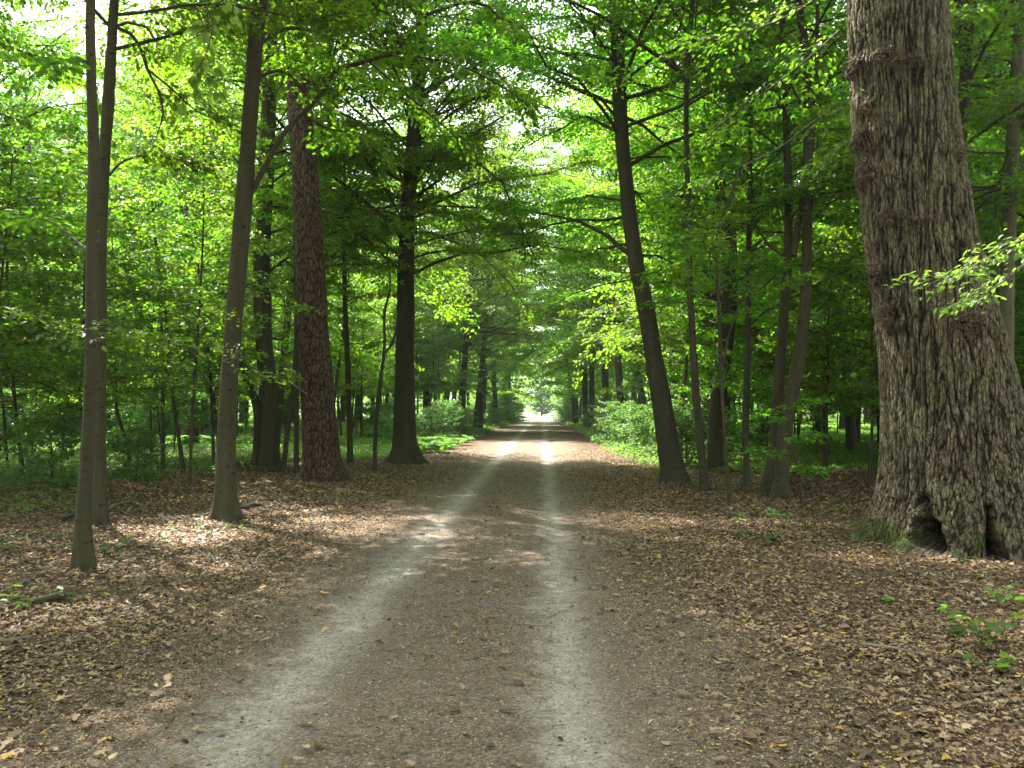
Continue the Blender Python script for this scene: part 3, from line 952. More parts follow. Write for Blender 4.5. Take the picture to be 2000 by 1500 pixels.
traced_tree('beech_sapling', 'dead slanting stem crossing behind thin upright stems left of the oak', 'tree',
            [(1616, 905, 13), (1608, 850, 11), (1594, 815, 10), (1580, 770, 9), (1570, 728, 7)], (1616, 900), bark=BARK_DARK, top=3.2, seed=49, flare=.1, seg=10)
for (pts, lab, sd) in (
        ([(1609, 925, 7), (1608, 800, 6), (1610, 700, 6), (1612, 620, 5), (1612, 500, 4)], 'left one of the two thin upright stems left of the oak', 50),
        ([(1616, 940, 7), (1614, 820, 6), (1617, 720, 6), (1617, 640, 5), (1624, 540, 4)], 'right one of the two thin upright stems left of the oak', 51),
        ([(1567, 985, 6), (1560, 930, 6), (1548, 860, 5), (1546, 820, 4)], 'small leafy sapling at the foot of the paired slanting beeches', 52)):
    traced_tree('beech_sapling', lab, 'tree', pts, pts[0][:2], bark=BARK_DARK, top=5.5 if sd < 52 else 1.6, seed=sd, flare=.1, seg=8, cull=False,
                limbs=(1.4 if sd < 52 else .5, 5.4 if sd < 52 else 1.5, 26 if sd < 52 else 6, 1.5 if sd < 52 else .6, .6, dict(elev=(-5, 30), droop=(0, 30))))
traced_tree('beech_tree', 'smooth grey beech standing behind the big oak on its right', 'tree',
            [(1972, 985, 40), (1970, 900, 31), (1967, 800, 28), (1965, 700, 27), (1966, 605, 27), (1969, 480, 26), (1976, 315, 25), (1985, 150, 22), (1992, 35, 20), (1998, -60, 18)],
            (1972, 985), bark=BARK_PALE, top=13, seed=53, flare=.25, limbs=(5.2, 12.5, 28, 3.0, 1.2, {}),
            extra=[([(1998, 226), (1982, 270), (1965, 315), (1950, 370), (1944, 425)], -.2, 8, 5, .3), ([(1976, 120), (1930, 112), (1870, 108)], -.6, 5, 2, .9)])

# ------------------------------------------------------------------ the big oak
OY = 9.5
opts = [(1749, 0, 180), (1757, 130, 183), (1768, 260, 189), (1784, 380, 193), (1797, 480, 199), (1816, 570, 207), (1838, 680, 227), (1856, 800, 252),
        (1868, 900, 280), (1877, 980, 318), (1880, 1040, 350), (1880, 1085, 368)]
opath = np.array([[*at(a, b, OY), w * .5 * dist(at(a, b, OY)) / F] for a, b, w in opts])[::-1]
tp = opath[-1].copy()
dd = (opath[-1] - opath[-3]) / (opath[-1, 2] - opath[-3, 2])
for h, rr_ in ((8.5, .48), (11, .40), (13.5, .2)):
    q = tp + dd * (h - tp[2]) * np.array([.6, .6, 1, 0])
    q[3] = rr_
    opath = np.vstack([opath, q])
b0 = opath[0].copy(); b0[2] = -.3; b0[3] *= 1.06
if opath[0, 2] > -.28: opath = np.vstack([b0, opath])
opath = opath[np.argsort(opath[:, 2])]
oak_loc = np.array([opath[1, 0], OY, 0.0])
burrs = [(1765, 122, .40, .17), (1722, 108, .16, .10), (1668, 128, .14, .14), (1686, 268, .16, .16), (1684, 340, .2, .2), (1742, 425, .2, .15), (1790, 432, .14, .1),
         (1722, 535, .2, .2), (1745, 602, .16, .13), (1748, 640, .12, .1), (1885, 628, .32, .18), (1700, 205, .12, .12), (1870, 300, .1, .1)]


def oak_front(px, py):
    """a point on the camera-facing side of the trunk"""
    Yc = OY
    for _ in range(12):
        p = at(px, py, Yc)
        cx = np.interp(p[2], opath[:, 2], opath[:, 0]); cr = np.interp(p[2], opath[:, 2], opath[:, 3])
        o = np.clip((p[0] - cx) / cr, -.97, .97)
        Yc = OY - cr * math.sqrt(1 - o * o)
    return at(px, py, Yc)


burr_pts = [(oak_front(min(max(a, 1672), 1925), b), w, h) for a, b, w, h in burrs]
HOLLOW = [(oak_front(1822, 1062), .10, .08, .5), (oak_front(1817, 1035), .075, .10, .5), (oak_front(1808, 995), .035, .13, .16),
          (oak_front(1941, 1032), .045, .20, .35), (oak_front(1948, 1072), .06, .14, .35),
          (oak_front(1800, 950), .04, .20, .07), (oak_front(1866, 1060), .04, .08, .08)]
furrow_store = {}


def oak_disp(th, z, r, pos):
    w = (fbm(pos * np.array([3.0, 3.0, 1.6]), 3, 70) - .5) * .07
    q = pos + w[..., None] * np.array([1, 1, .3])
    n1 = fbm(q / np.array([.050, .050, .70]), 2, 71)
    n2 = vnoise(q / np.array([.027, .027, .36]) + 3.3, 72)
    r1 = np.abs(n1 - .5) * 2
    r2 = np.abs(n2 - .5) * 2
    e1 = sstep(.0, .15, r1)
    e2 = sstep(.0, .24, r2)
    d1c, d2c = voro((q + .02 * vnoise(q * 30, 78)[..., None]) / np.array([.05, .05, .17]) + 7.3, 73)
    e3 = sstep(0, .20, d2c - d1c)
    big = fbm(pos * np.array([1.3, 1.3, .5]), 3, 73) - .5
    dep = .6 + .9 * vnoise(pos * 1.5, 75)
    d = .023 * dep * (e1 - 1) + .016 * dep * (e2 - 1) + .007 * (e3 - 1) + .04 * big + .012 * (fbm(pos * 30, 3, 74) - .5)
    fur = np.clip((1 - e1) * 1.0 + (1 - e2) * .6 + (1 - e3) * .4, 0, 1)
    zz = np.maximum(z, 0)
    lob = .5 + .5 * np.cos(6 * th + 1.2 + .7 * np.sin(2 * th))
    d = d + r * .30 * np.exp(-zz / .28) * (lob - .25)
    for bp, bw, bh in burr_pts:
        g = np.exp(-(((pos - bp) / np.array([bw * .5, .5, bh * .55])) ** 2).sum(-1))
        d = d + g * (.05 + .09 * (fbm(pos * 16, 3, 80) - .35))
        fur = np.clip(fur + g * .5, 0, 1)
    for hp, hw, hh, hd in HOLLOW:
        g = np.exp(-(((pos[..., 0] - hp[0] + .07 * (fbm(pos * 7, 2, 95) - .5)) / hw) ** 4 + ((pos[..., 2] - hp[2]) / hh) ** 4)) * (pos[..., 1] < OY)
        d = d - g * hd
        fur = np.clip(fur + g * .6 * (hd > .3), 0, 1)
    furrow_store['f'] = fur
    m = np.zeros_like(r)
    for a, b, w, h in ((1738, 1045, .12, .17), (1730, 1072, .15, .1), (1916, 1062, .06, .11)):
        c = oak_front(a, b)
        g = np.exp(-((pos[..., 0] - c[0]) / w) ** 2 - ((pos[..., 2] - c[2]) / h) ** 2) * (pos[..., 1] < OY + .2)
        m = np.maximum(m, g)
    m = sstep(.25, .6, m + .35 * (fbm(pos * 9, 3, 90) - .5))
    furrow_store['m'] = m
    d = d + m * .006 * fbm(pos * 40, 2, 91)
    return d


oak = thing('oak_tree', 'massive old oak with deeply furrowed bark and a mossy hollow foot on the right', 'tree', oak_loc)
mb = MB()
trunk_tube(mb, opath, 560, .016, oak_disp)
ot = mb.build('trunk', OAKB, oak, loc=oak_loc)
for nm, k in (('furrow', 'f'), ('moss', 'm')):
    at_ = ot.data.attributes.new(nm, 'FLOAT', 'POINT')
    at_.data.foreach_set('value', furrow_store[k].astype(np.float32).ravel())
rng = rng_of(60)
for bp, bw, bh in burr_pts:                # dead twig tufts sprouting from the burrs
    mb = MB()
    n_ = int(420 * bw)
    o = bp + rng.normal(0, 1, (n_, 3)) * np.array([bw * .33, .03, bh * .35])
    cx = np.interp(o[:, 2], opath[:, 2], opath[:, 0])
    out = np.stack([o[:, 0] - cx, o[:, 1] - OY, 0 * cx], -1)
    rr_ = np.interp(o[:, 2], opath[:, 2], opath[:, 3])
    out = norm(out)
    o[:, :2] = np.stack([cx, 0 * cx + OY], -1) + out[:, :2] * (rr_ - .02)[:, None]
    d = norm(out + rng.normal(0, .55, (n_, 3)) + ZZ * .25)
    ln = rng.uniform(.05, .2, n_)
    s = np.linspace(0, 1, 4)
    P = o[:, None] + d[:, None] * (ln[:, None] * s)[:, :, None] + rng.normal(0, .012, (n_, 4, 3))
    tubes(mb, P, np.full((n_, 4), .0035) * np.linspace(1.3, .5, 4), 4)
    k = int(n_ * .7)
    i = rng.integers(0, n_, k)
    leaf_mesh(mb, P[i, 2] + rng.normal(0, .015, (k, 3)), norm(rng.normal(0, 1, (k, 3))), norm(rng.normal(0, 1, (k, 3))), rng.uniform(.02, .05, k), rng.uniform(.012, .03, k), 6, .3, .2)
    mb.build('burr', DRYTWIG, oak, smooth=False, loc=oak_loc)
P, R, L = make_limbs(rng, opath, 8.6, 13, 10, lambda q: 3.8 - q, elev=(15, 50))
bm, lm = MB(), MB()
tubes(bm, P, R * 2, 8)
tw, lv = grow(rng, P, 2.5, 26, .09)
leaves_to(lm, lv)
bm.build('branches', BARK_DARK, oak, loc=oak_loc)
lm.build('crown', LEAF, oak, smooth=False, loc=oak_loc)

# ------------------------------------------------------------------ prototypes for the trees of the wood
def proto_tree(name, seed, H, r0, h0, n, L0, L1, lf_len, lf_dens, tw_dens, kind, bark, leaf=None, elev=(0, 42), droop=(5, 40), bend=.3, twigs=False, tmax=1.5, seg=10, Lf=None):
    rng = rng_of(seed)
    zz = np.linspace(-.2, H, 9)
    ph = rng.uniform(0, 6.28, 2)
    path = np.stack([bend * np.sin(zz / H * 3 + ph[0]) - bend * np.sin(ph[0]), bend * np.sin(zz / H * 2.6 + ph[1]) - bend * np.sin(ph[1]), zz, r0 * (1 - .8 * np.clip(zz / H, 0, 1)) + .004], -1)
    root = thing(name, '', 'tree')
    mb = MB()
    trunk_tube(mb, path, seg, .3 if H > 8 else .2, flare_disp(seed, .35, .25, rough=.01))
    mb.build('trunk', bark, root)
    P, R, L = make_limbs(rng, path, h0, H * .985, n, Lf or (lambda q: L0 + (L1 - L0) * q * q), elev=elev, droop=droop)
    bm, lm = MB(), MB()
    tubes(bm, P, R, 5)
    tw, lv = grow(rng, P, tw_dens, lf_dens, lf_len, tmax=tmax)
    if twigs: tubes(bm, tw, np.full(tw.shape[:2], .005) * np.linspace(1, .4, 4), 3)
    leaves_to(lm, lv, kind)
    bm.build('branches', bark, root)
    lm.build('crown', leaf or LEAF, root, smooth=False)
    root['_n'] = lm.n
    return root


TALL = [proto_tree('beech_tree', 100 + i, 16 + i, .15 + .03 * i, 3.4, 76, 4.0, 2.6, .125, 42, 3.0, 4, [BARK, BARK_DARK, BARK][i]) for i in range(3)]
ARCH = [proto_tree('beech_tree', 105 + i, 18 + i, .2, 4.6, 90, 5.5, 4.0, .135, 36, 2.6, 4, [BARK_DARK, BARK][i], elev=(5, 50), droop=(15, 60), tmax=1.8) for i in range(2)]
NEAR = [proto_tree('beech_tree', 160 + i, 15 + i, .14, 4.4, 66, 3.8, 2.6, .088, 62, 3.4, 6, BARK, elev=(0, 45), droop=(10, 50), twigs=True) for i in range(2)]
SLIM = [proto_tree('beech_tree', 110 + i, 11 + i, .07, 2.8, 54, 2.5, 1.1, .115, 44, 3.2, 4, [BARK, BARK_PALE][i]) for i in range(2)]
YOUNG = [proto_tree('beech_sapling', 120 + i, 5.0 + .8 * i, .028, [1.2, 1.7, 2.0][i], 46, 2.0, .7, .09, 48, 3.6, 4, BARK_DARK, elev=(-5, 30), droop=(0, 30), bend=.15, twigs=True) for i in range(3)]
FAR = [proto_tree('beech_tree', 130 + i, 17, .2, 2.4, 70, 4.4, 2.2, .24, 17, 2.2, 4, [BARK, BARK_DARK][i]) for i in range(2)]
SHRUB = [proto_tree('shrub', 140 + i, 1.7, .02, .1, 40, 1.2, .6, .10, 40, 3.6, 4, BARK_DARK, leaf=LEAF_HERB, elev=(10, 60), droop=(10, 60), bend=.05) for i in range(2)]
for p_ in SHRUB: p_['category'] = 'shrub'
for p_ in TALL + NEAR + ARCH + SLIM + YOUNG + FAR + SHRUB:
    p_['_used'] = 0


def plant(protos, k, x, y, rz, sc, label, group, tilt=(0, 0)):
    p = protos[k % len(protos)]
    loc = (x, y, float(height(x, y)) - .02)
    if not p['_used']:
        p['_used'] = 1
        p.location, p.rotation_euler, p.scale = loc, (tilt[0], tilt[1], rz), (sc, sc, sc)
        p['label'], p['group'] = label, group
        return p
    return copy_thing(p, loc, rz, sc, label, group, tilt)


taken = []
for o in list(COL.objects):
    if o.parent is None and o.get('category') == 'tree' and '_used' not in o:
        taken.append((o.location.x, o.location.y, 1.3))


def free(x, y, r):
    return all((x - a) ** 2 + (y - b) ** 2 > max(r, c) ** 2 for a, b, c in taken)


rnd = random.Random(5)


def fill(n, xr, yr, r, protos, scr, label, group, cond=None, tilt=.04):
    k = tries = 0
    while k < n and tries < n * 60:
        tries += 1
        x, y = rnd.uniform(*xr), rnd.uniform(*yr)
        if abs(x) > .75 * y + 4: continue
        if cond and not cond(x, y): continue
        if not free(x, y, r): continue
        taken.append((x, y, r))
        plant(protos, rnd.randrange(9), x, y, rnd.uniform(0, 6.28), rnd.uniform(*scr), label, group, (rnd.gauss(0, tilt), rnd.gauss(0, tilt)))
        k += 1
    return k


# rows that arch over the track
for sidex, lab, grp in ((-5.2, 'beech of the row along the left edge of the far track, arching over it', 'beeches lining the left of the far track'),
                        (4.1, 'beech of the row along the right edge of the far track, arching over it', 'beeches lining the right of the far track')):
    y = 48.0 if sidex < 0 else 41.0
    while y < 122:
        plant(ARCH if y < 70 else FAR, rnd.randrange(9), sidex + rnd.uniform(-.8, .6), y + rnd.uniform(-1, 1), rnd.uniform(0, 6.28), rnd.uniform(.95, 1.15), lab, grp, (rnd.gauss(0, .02), (.05 if sidex < 0 else -.05) + rnd.gauss(0, .02)))
        taken.append((sidex, y, 1.5))
        y += (8.0 if sidex < 0 else 5.2) + .04 * y
GL = 'tall beeches in the wood left of the track'
GR = 'tall beeches in the wood right of the track'
fill(16, (-30, -7.5), (17, 30), 2.8, TALL + SLIM, (.85, 1.1), 'leafy beech among the trees of the wood left of the track', GL, lambda x, y: (x < -.76 * y - 2) or (x > -.34 * y and y > 26))
fill(20, (-45, -8), (32, 64), 3.2, TALL + SLIM, (1.0, 1.35), 'leafy beech among the trees of the wood left of the track', GL, lambda x, y: (x > -.33 * y and y > 50) or x < -.85 * y)
fill(24, (7, 24), (22, 34), 2.4, TALL + SLIM, (.85, 1.1), 'leafy beech among the trees of the wood right of the track', GR)
fill(26, (7, 45), (34, 62), 3.4, TALL, (1.0, 1.35), 'leafy beech among the trees of the wood right of the track', GR)
fill(12, (-52, -17), (50, 64), 3.4, TALL, (1.15, 1.4), 'tall beech closing the sunny glade on the left', 'beeches behind the glade on the left', lambda x, y: -.85 * y < x < -.33 * y)
fill(11, (-44, -17), (49, 57), 2.4, TALL, (1.35, 1.55), 'tall beech closing the sunny glade on the left', 'beeches behind the glade on the left', lambda x, y: -.85 * y < x < -.33 * y)
fill(10, (-58, -22), (65, 76), 3.0, FAR, (1.4, 1.7), 'tall beech closing the sunny glade on the left', 'beeches behind the glade on the left', lambda x, y: -.85 * y < x < -.33 * y)
fill(46, (-90, -8), (62, 125), 4.0, FAR, (1.15, 1.6), 'distant beech deep in the wood left of the track', 'distant beeches left of the track', lambda x, y: y > 76 or x > -.33 * y)
fill(16, (-13, -5.2), (32, 58), .8, SLIM, (.75, 1.0), 'thin pole-like beech in the thicket beyond the fern patch', 'thin poles beyond the fern patch')
fill(46, (8, 90), (62, 125), 4.0, FAR, (1.15, 1.6), 'distant beech deep in the wood right of the track', 'distant beeches right of the track')
fill(22, (-18, -6.8), (12.5, 26), 1.5, YOUNG, (.8, 1.25), 'young leafy sapling in the understorey left of the track', 'young saplings left of the track', lambda x, y: x < -5.2 - .12 * (y - 12))
fill(14, (-32, -7), (26, 46), 1.8, YOUNG, (.9, 1.35), 'young leafy sapling in the understorey left of the track', 'young saplings left of the track')
fill(24, (5.5, 16), (15, 28), 1.4, YOUNG, (.8, 1.25), 'young leafy sapling in the understorey right of the track', 'young saplings right of the track')
fill(20, (5, 30), (28, 46), 1.8, YOUNG, (.9, 1.35), 'young leafy sapling in the understorey right of the track', 'young saplings right of the track')
fill(34, (3.2, 6.8), (21, 70), 1.1, SHRUB, (.7, 1.25), 'low leafy bush along the right edge of the track', 'bushes along the right edge of the track', lambda x, y: x > 2.4 + .02 * y)
fill(18, (-8, -4.2), (32, 80), 1.2, SHRUB, (.6, 1.1), 'low leafy bush along the left edge of the track', 'bushes along the left edge of the track')
fill(16, (-34, -9), (27, 52), 1.6, SHRUB, (.9, 1.6), 'sunlit leafy bush in the glade on the left', 'bushes in the left glade')
fill(8, (-16, -8.2), (13, 26), 1.2, SHRUB, (.55, 1.0), 'low leafy bush in the wood left of the track', 'bushes in the wood left of the track')

for k_, (x, y) in enumerate(((-7.5, -5), (7.5, -3), (6.5, -11), (-6, -13), (-3.6, -12), (3.4, -13), (-9.5, -11), (10, -9), (0, -19), (5, -21), (-6, -21), (12, -18), (-13, -17))):  # unseen trees added to keep skylight from behind off the trunks
    plant(TALL, k_, x, y, k_ * 1.3, 1.15, 'unseen beech added behind the viewer to block light from the open sky', 'unseen beeches added behind the viewer', (0, .04 if x < 0 else -.04))

for k_, (x, y) in enumerate(((-8.6, 3.5), (-10.5, 9), (-10.9, 13.6), (9.7, 14.2), (11.5, 5), (6.4, 13.6), (-13.4, 18.6))):
    plant(NEAR, k_, x, y, k_ * 1.9, 1.0, 'beech whose crown reaches into the view from beyond the picture edge', 'beeches reaching in from the sides', (0, .05 if x < 0 else -.05))
for k_, (x, y) in enumerate(((-5, -7), (4.6, -7.5), (-8.5, -8), (8, -8), (-1.8, -13.5), (1.6, -14.5), (6.4, -13), (-11.5, -5), (12, -4.5), (-5.5, -11.5))):  # lower unseen trees, added to block light coming in under the crowns
    plant(YOUNG, k_, x, y, k_ * 1.7, 1.5, 'unseen young leafy tree added behind the viewer as a low light screen', 'unseen young trees added behind the viewer')

for k_, (x, y) in enumerate(((-4.6, 58), (3.5, 64), (-4.4, 76), (3.3, 84), (-4.2, 97))):
    plant(ARCH, k_, x, y, k_ * 1.1, 1.25, 'far beech at the very edge of the track whose crown closes the roof over it', 'far beeches closing the roof over the track', (0, .06 if x < 0 else -.06))
plant(ARCH, 0, -7.35, 25.2, .5, 1.15, 'beech hidden behind the tall reddish pine, its boughs reaching to the track', 'beeches hidden behind other trunks', (0, .03))
plant(ARCH, 1, 5.9, 26.0, 1.5, 1.1, 'beech hidden behind the stout beech of the dark stand, its boughs reaching to the track', 'beeches hidden behind other trunks', (0, -.03))
for k_, (x, y) in enumerate(((6.4, 29.5), (6.8, 36.5))):
    plant(ARCH, k_, x, y, k_ * 2.3, 1.05, 'tall dark beech just back from the edge of the track, its boughs reaching over it', 'beeches just back from the track', (0, .04 if x < 0 else -.04))
fill(11, (-33, -12), (37, 50), 2.0, SLIM, (.95, 1.35), 'slim sunlit beech growing in the glade on the left', 'slim beeches in the left glade', lambda x, y: -.72 * y < x < -.36 * y)
fill(14, (4.4, 11), (19, 34), 1.2, SLIM, (.7, 1.0), 'slim dark pole in the stand right of the track', 'slim poles right of the track')
fill(10, (-5.4, -4.0), (84, 126), 1.6, SHRUB, (1.0, 1.9), 'far bush framing the bright end of the track on the left', 'bushes framing the far end, left')
fill(10, (2.8, 4.2), (84, 126), 1.6, SHRUB, (1.0, 1.9), 'far bush framing the bright end of the track on the right', 'bushes framing the far end, right')

# clearing at the end of the track
EV = proto_tree('conifer_tree', 150, 6.6, .16, .2, 90, 2.6, .5, .22, 40, 3.0, 4, BARK_DARK, leaf=LEAF_FAR, elev=(0, 25), droop=(0, 20), bend=.1,
                Lf=lambda q: 2.9 * math.sqrt(max(.06, 1 - (2 * q - .75) ** 2 / 1.6)))
EV.location = (-.3, 190, -.2)
EV.scale = (1.15, 1.15, 1.0)
EV['label'] = 'rounded blue-green conifer standing in the bright clearing at the end of the track'
fill(7, (-30, -6), (128, 150), 3.5, FAR, (.5, .8), 'sunlit tree left of the clearing at the end of the track', 'sunlit trees by the clearing, left')
fill(7, (6, 30), (128, 150), 3.5, FAR, (.5, .8), 'sunlit tree right of the clearing at the end of the track', 'sunlit trees by the clearing, right')

# far-off wood closing the view: one mass of foliage
rng = rng_of(77)
N = 90000
ang = rng.uniform(-.85, .85, N)
rad = rng.uniform(150, 215, N) + 40 * (np.abs(ang) < .04)
x = np.sin(ang) * rad
y = np.cos(ang) * rad
hh = 15 + 7 * fbm(np.stack([ang * 30, ang * 0, ang * 0], -1), 3, 5)
z = rng.random(N) ** .8 * hh
k = vnoise(np.stack([x * .25, y * .25, z * .3], -1), 9) > .32
k &= ~((np.abs(x + .65) < 5.5) & (y < 205))
p = np.stack([x, y, z], -1)[k]
N = len(p)
mb = MB()
leaf_mesh(mb, p, norm(rng.normal(0, 1, (N, 3)) * [1, 1, .5]), norm(ZZ + rng.normal(0, .6, (N, 3))), rng.uniform(.7, 1.5, N), rng.uniform(.5, 1.0, N), 4, 0, .1)
tag(mb.build('distant_forest', LEAF, smooth=False), 'far-off mass of green trees closing the view behind the wood', 'forest', kind='stuff')

# ------------------------------------------------------------------ ground plants
rng = rng_of(88)
mb = MB()
for (y0, y1, dn, ln) in ((8, 16, 110, .055), (16, 30, 100, .08), (30, 64, 45, .14), (64, 120, 14, .3)):
    x, y = scatter(rng, y0, y1, dn)
    n1 = fbm(np.stack([x * .35, y * .35, x * 0], -1), 3, 44)
    xb = np.interp(y, [8, 9.5, 12, 15, 18, 20, 22, 25, 30, 130], [-12, -8.5, -6.6, -8.2, -8.8, -8.0, -6.3, -4.6, -4.0, -3.8])
    lm_ = sstep(-.4, 1.2, xb - x + (n1 - .5) * 3) * (.45 + .55 * (n1 > .42))
    rm_ = sstep(2.2, 3.2, x) * (y > 19 + 2.5 * (n1 - .5)) * .9
    rm_ = np.maximum(rm_, sstep(4.5, 7, x) * (y > 21) * .9)
    k = rng.random(len(x)) < np.maximum(lm_, rm_)
    x, y = x[k], y[k]
    rep = 3
    x, y = np.repeat(x, rep), np.repeat(y, rep)
    N = len(x)
    a = rng.uniform(0, 6.28, N)
    n2 = fbm(np.stack([x * .8, y * .8, x * 0], -1), 2, 45)
    z = height(x, y) + .02 + rng.random(N) * (.08 + .38 * np.clip(n2 - .25, 0, 1))
    d = norm(np.stack([np.cos(a), np.sin(a), rng.normal(.05, .3, N)], -1))
    leaf_mesh(mb, np.stack([x + rng.normal(0, .05, N), y + rng.normal(0, .05, N), z], -1), d, norm(ZZ + rng.normal(0, .4, (N, 3))), ln * rng.uniform(.6, 1.3, N), ln * rng.uniform(.35, .6, N), 4, 0, .1)
tag(mb.build('ground_cover', LEAF_FERN, smooth=False), 'low green herbs and grass covering the woodland floor beyond the fallen leaves', 'ground cover', kind='stuff')


def herb(name, label, cat, x, y, n_, h, spread, ln, seed, leaf, group=None, wid=.75):
    rng = rng_of(seed)
    z = float(height(x, y))
    root = thing(name, label, cat, (x, y, z), group=group)
    a = rng.uniform(0, 6.28, n_)
    r = spread * np.sqrt(rng.random(n_))
    hh = h * rng.uniform(.4, 1.1, n_)
    s = np.linspace(0, 1, 4)
    tipx, tipy = np.cos(a) * r, np.sin(a) * r
    b = np.stack([tipx * .25, tipy * .25, 0 * a], -1)
    t = np.stack([tipx, tipy, hh], -1)
    P = b[:, None] * (1 - s)[None, :, None] + t[:, None] * s[None, :, None]
    P[:, :, 2] = hh[:, None] * np.sqrt(s)[None, :]
    sm, lm = MB(), MB()
    tubes(sm, P, np.full((n_, 4), .0022), 4)
    m = 4
    ia = np.repeat(np.arange(n_), m)
    la = rng.uniform(0, 6.28, n_ * m)
    pp = P[ia, 3] - np.stack([0 * la, 0 * la, rng.random(n_ * m) * hh[ia] * .35], -1)
    d = norm(np.stack([np.cos(la), np.sin(la), rng.normal(.05, .25, n_ * m)], -1))
    L = ln * rng.uniform(.6, 1.2, n_ * m)
    leaf_mesh(lm, pp, d, norm(ZZ + rng.normal(0, .3, (n_ * m, 3))), L, L * wid, 6, .12, .18)
    sm.build('stems', TWIG, root)
    lm.build('leaves', leaf, root, smooth=False)
    return root


def gp(px, py):
    g = ground_at(px, py)
    return float(g[0]), float(g[1])


herb('maple_seedling', 'bright green lobed seedlings in the leaves at the right border below the oak', 'plant', *gp(1945, 1275), 9, .26, .30, .085, 201, LEAF_FRESH)
herb('maple_seedling', 'small green seedling standing alone right of the sticks, below the oak', 'plant', *gp(1865, 1215), 3, .10, .10, .06, 202, LEAF_FRESH)
herb('maple_seedling', 'green seedlings at the very right border just above the lobed seedlings', 'plant', *gp(1985, 1195), 6, .2, .16, .075, 213, LEAF_FRESH)
herb('maple_seedling', 'two pale seedlings below the lobed seedlings at the right border', 'plant', *gp(1940, 1320), 4, .1, .12, .075, 214, LEAF_FRESH)
herb('maple_seedling', 'tiny green seedling midway between the oak and the pale twig', 'plant', *gp(1720, 1180), 3, .06, .10, .045, 215, LEAF_FRESH)
herb('maple_seedling', 'little green plant right before the slit in the oak foot', 'plant', *gp(1878, 1100), 4, .09, .08, .045, 216, LEAF_HERB)
herb('woodland_herb', 'clump of pale green broad leaves at the left border by the rotten log', 'plant', *gp(30, 1195), 10, .18, .32, .075, 203, LEAF_FRESH)
herb('woodland_herb', 'small green herbs just right of the rotten log on the left', 'plant', *gp(165, 1175), 5, .12, .18, .05, 204, LEAF_HERB)
herb('bramble_plant', 'bluish green bramble on the fallen leaves in front of the dark stand', 'plant', *gp(1490, 1030), 16, .22, .5, .075, 205, LEAF_HERB)
herb('bramble_plant', 'smaller bluish green bramble just nearer than the bramble before the dark stand', 'plant', *gp(1478, 1060), 9, .14, .28, .075, 206, LEAF_HERB)
herb('woodland_herb', 'green seedlings at the left foot of the oak beside the moss', 'plant', *gp(1682, 1040), 7, .22, .16, .06, 207, LEAF_FRESH)
herb('woodland_herb', 'low green herbs left of the oak at the edge of the dark floor', 'plant', *gp(1620, 1005), 14, .14, .5, .06, 208, LEAF_FRESH)
herb('woodland_herb', 'scattered green seedlings in front of the foot of the beech with the arching limb', 'plant', *gp(400, 1040), 12, .10, .7, .055, 209, LEAF_HERB)
herb('woodland_herb', 'few green leaves right of the nearest slender beech', 'plant', *gp(265, 1075), 8, .12, .35, .06, 210, LEAF_HERB)
herb('woodland_herb', 'loose green seedlings in the fallen leaves left of the nearest slender beech', 'plant', *gp(70, 1075), 12, .14, .6, .065, 211, LEAF_HERB)
herb('woodland_herb', 'sparse green seedlings midway between the two nearest left beeches and the track', 'plant', *gp(330, 1100), 7, .08, .6, .05, 212, LEAF_HERB)

# ferns
def fern_proto(seed):
    rng = rng_of(seed)
    root = thing('fern', '', 'fern')
    mb, sm = MB(), MB()
    nf = 8
    for i in range(nf):
        a = i / nf * 6.283 + rng.normal(0, .25)
        L = rng.uniform(.55, .85)
        s = np.linspace(0, 1, 22)
        hx = np.array([math.cos(a), math.sin(a)])
        R = L * s
        Z = L * (1.15 * s - .85 * s ** 2)
        P = np.stack([hx[0] * R * .9, hx[1] * R * .9, Z], -1)
        tubes(sm, P[None], np.full((1, 22), .004) * np.linspace(1, .3, 22), 4)
        T = norm(np.gradient(P, axis=0))
        sd2 = norm(np.cross(T, ZZ))
        up = np.cross(sd2, T)
        for sg in (-1, 1):
            k = slice(3, 22)
            pl = .24 * np.sin(math.pi * (1 - s[k]) ** .8 * .62 + .15) * L + .02
            d = norm(sd2[k] * sg + T[k] * .35 - ZZ * .12)
            leaf_mesh(mb, P[k], d, up[k] + rng.normal(0, .12, up[k].shape), pl, pl * .27 + .01, 6, .15, .15)
    sm.build('stems', BARK, root)
    mb.build('fronds', LEAF_FERN, root, smooth=False)
    root['_used'] = 0
    return root


FERN = [fern_proto(301), fern_proto(302)]
cnt = 0
while cnt < 46:
    px, py = rnd.uniform(815, 985), rnd.uniform(842, 886)
    x, y = gp(px, py)
    if x > -3.5 or x < -12: continue
    plant(FERN, rnd.randrange(2), x, y, rnd.uniform(0, 6.28), rnd.uniform(.8, 1.3), 'bright green fern in the patch right of the dark flared beech', 'ferns right of the dark flared beech')
    cnt += 1
cnt = 0
while cnt < 60:
    px, py = rnd.uniform(180, 510), rnd.uniform(845, 880)
    x, y = gp(px, py)
    plant(FERN, rnd.randrange(2), x, y, rnd.uniform(0, 6.28), rnd.uniform(.9, 1.5), 'sunlit fern in the clearing round the reddish far pine', 'ferns round the far pine')
    cnt += 1

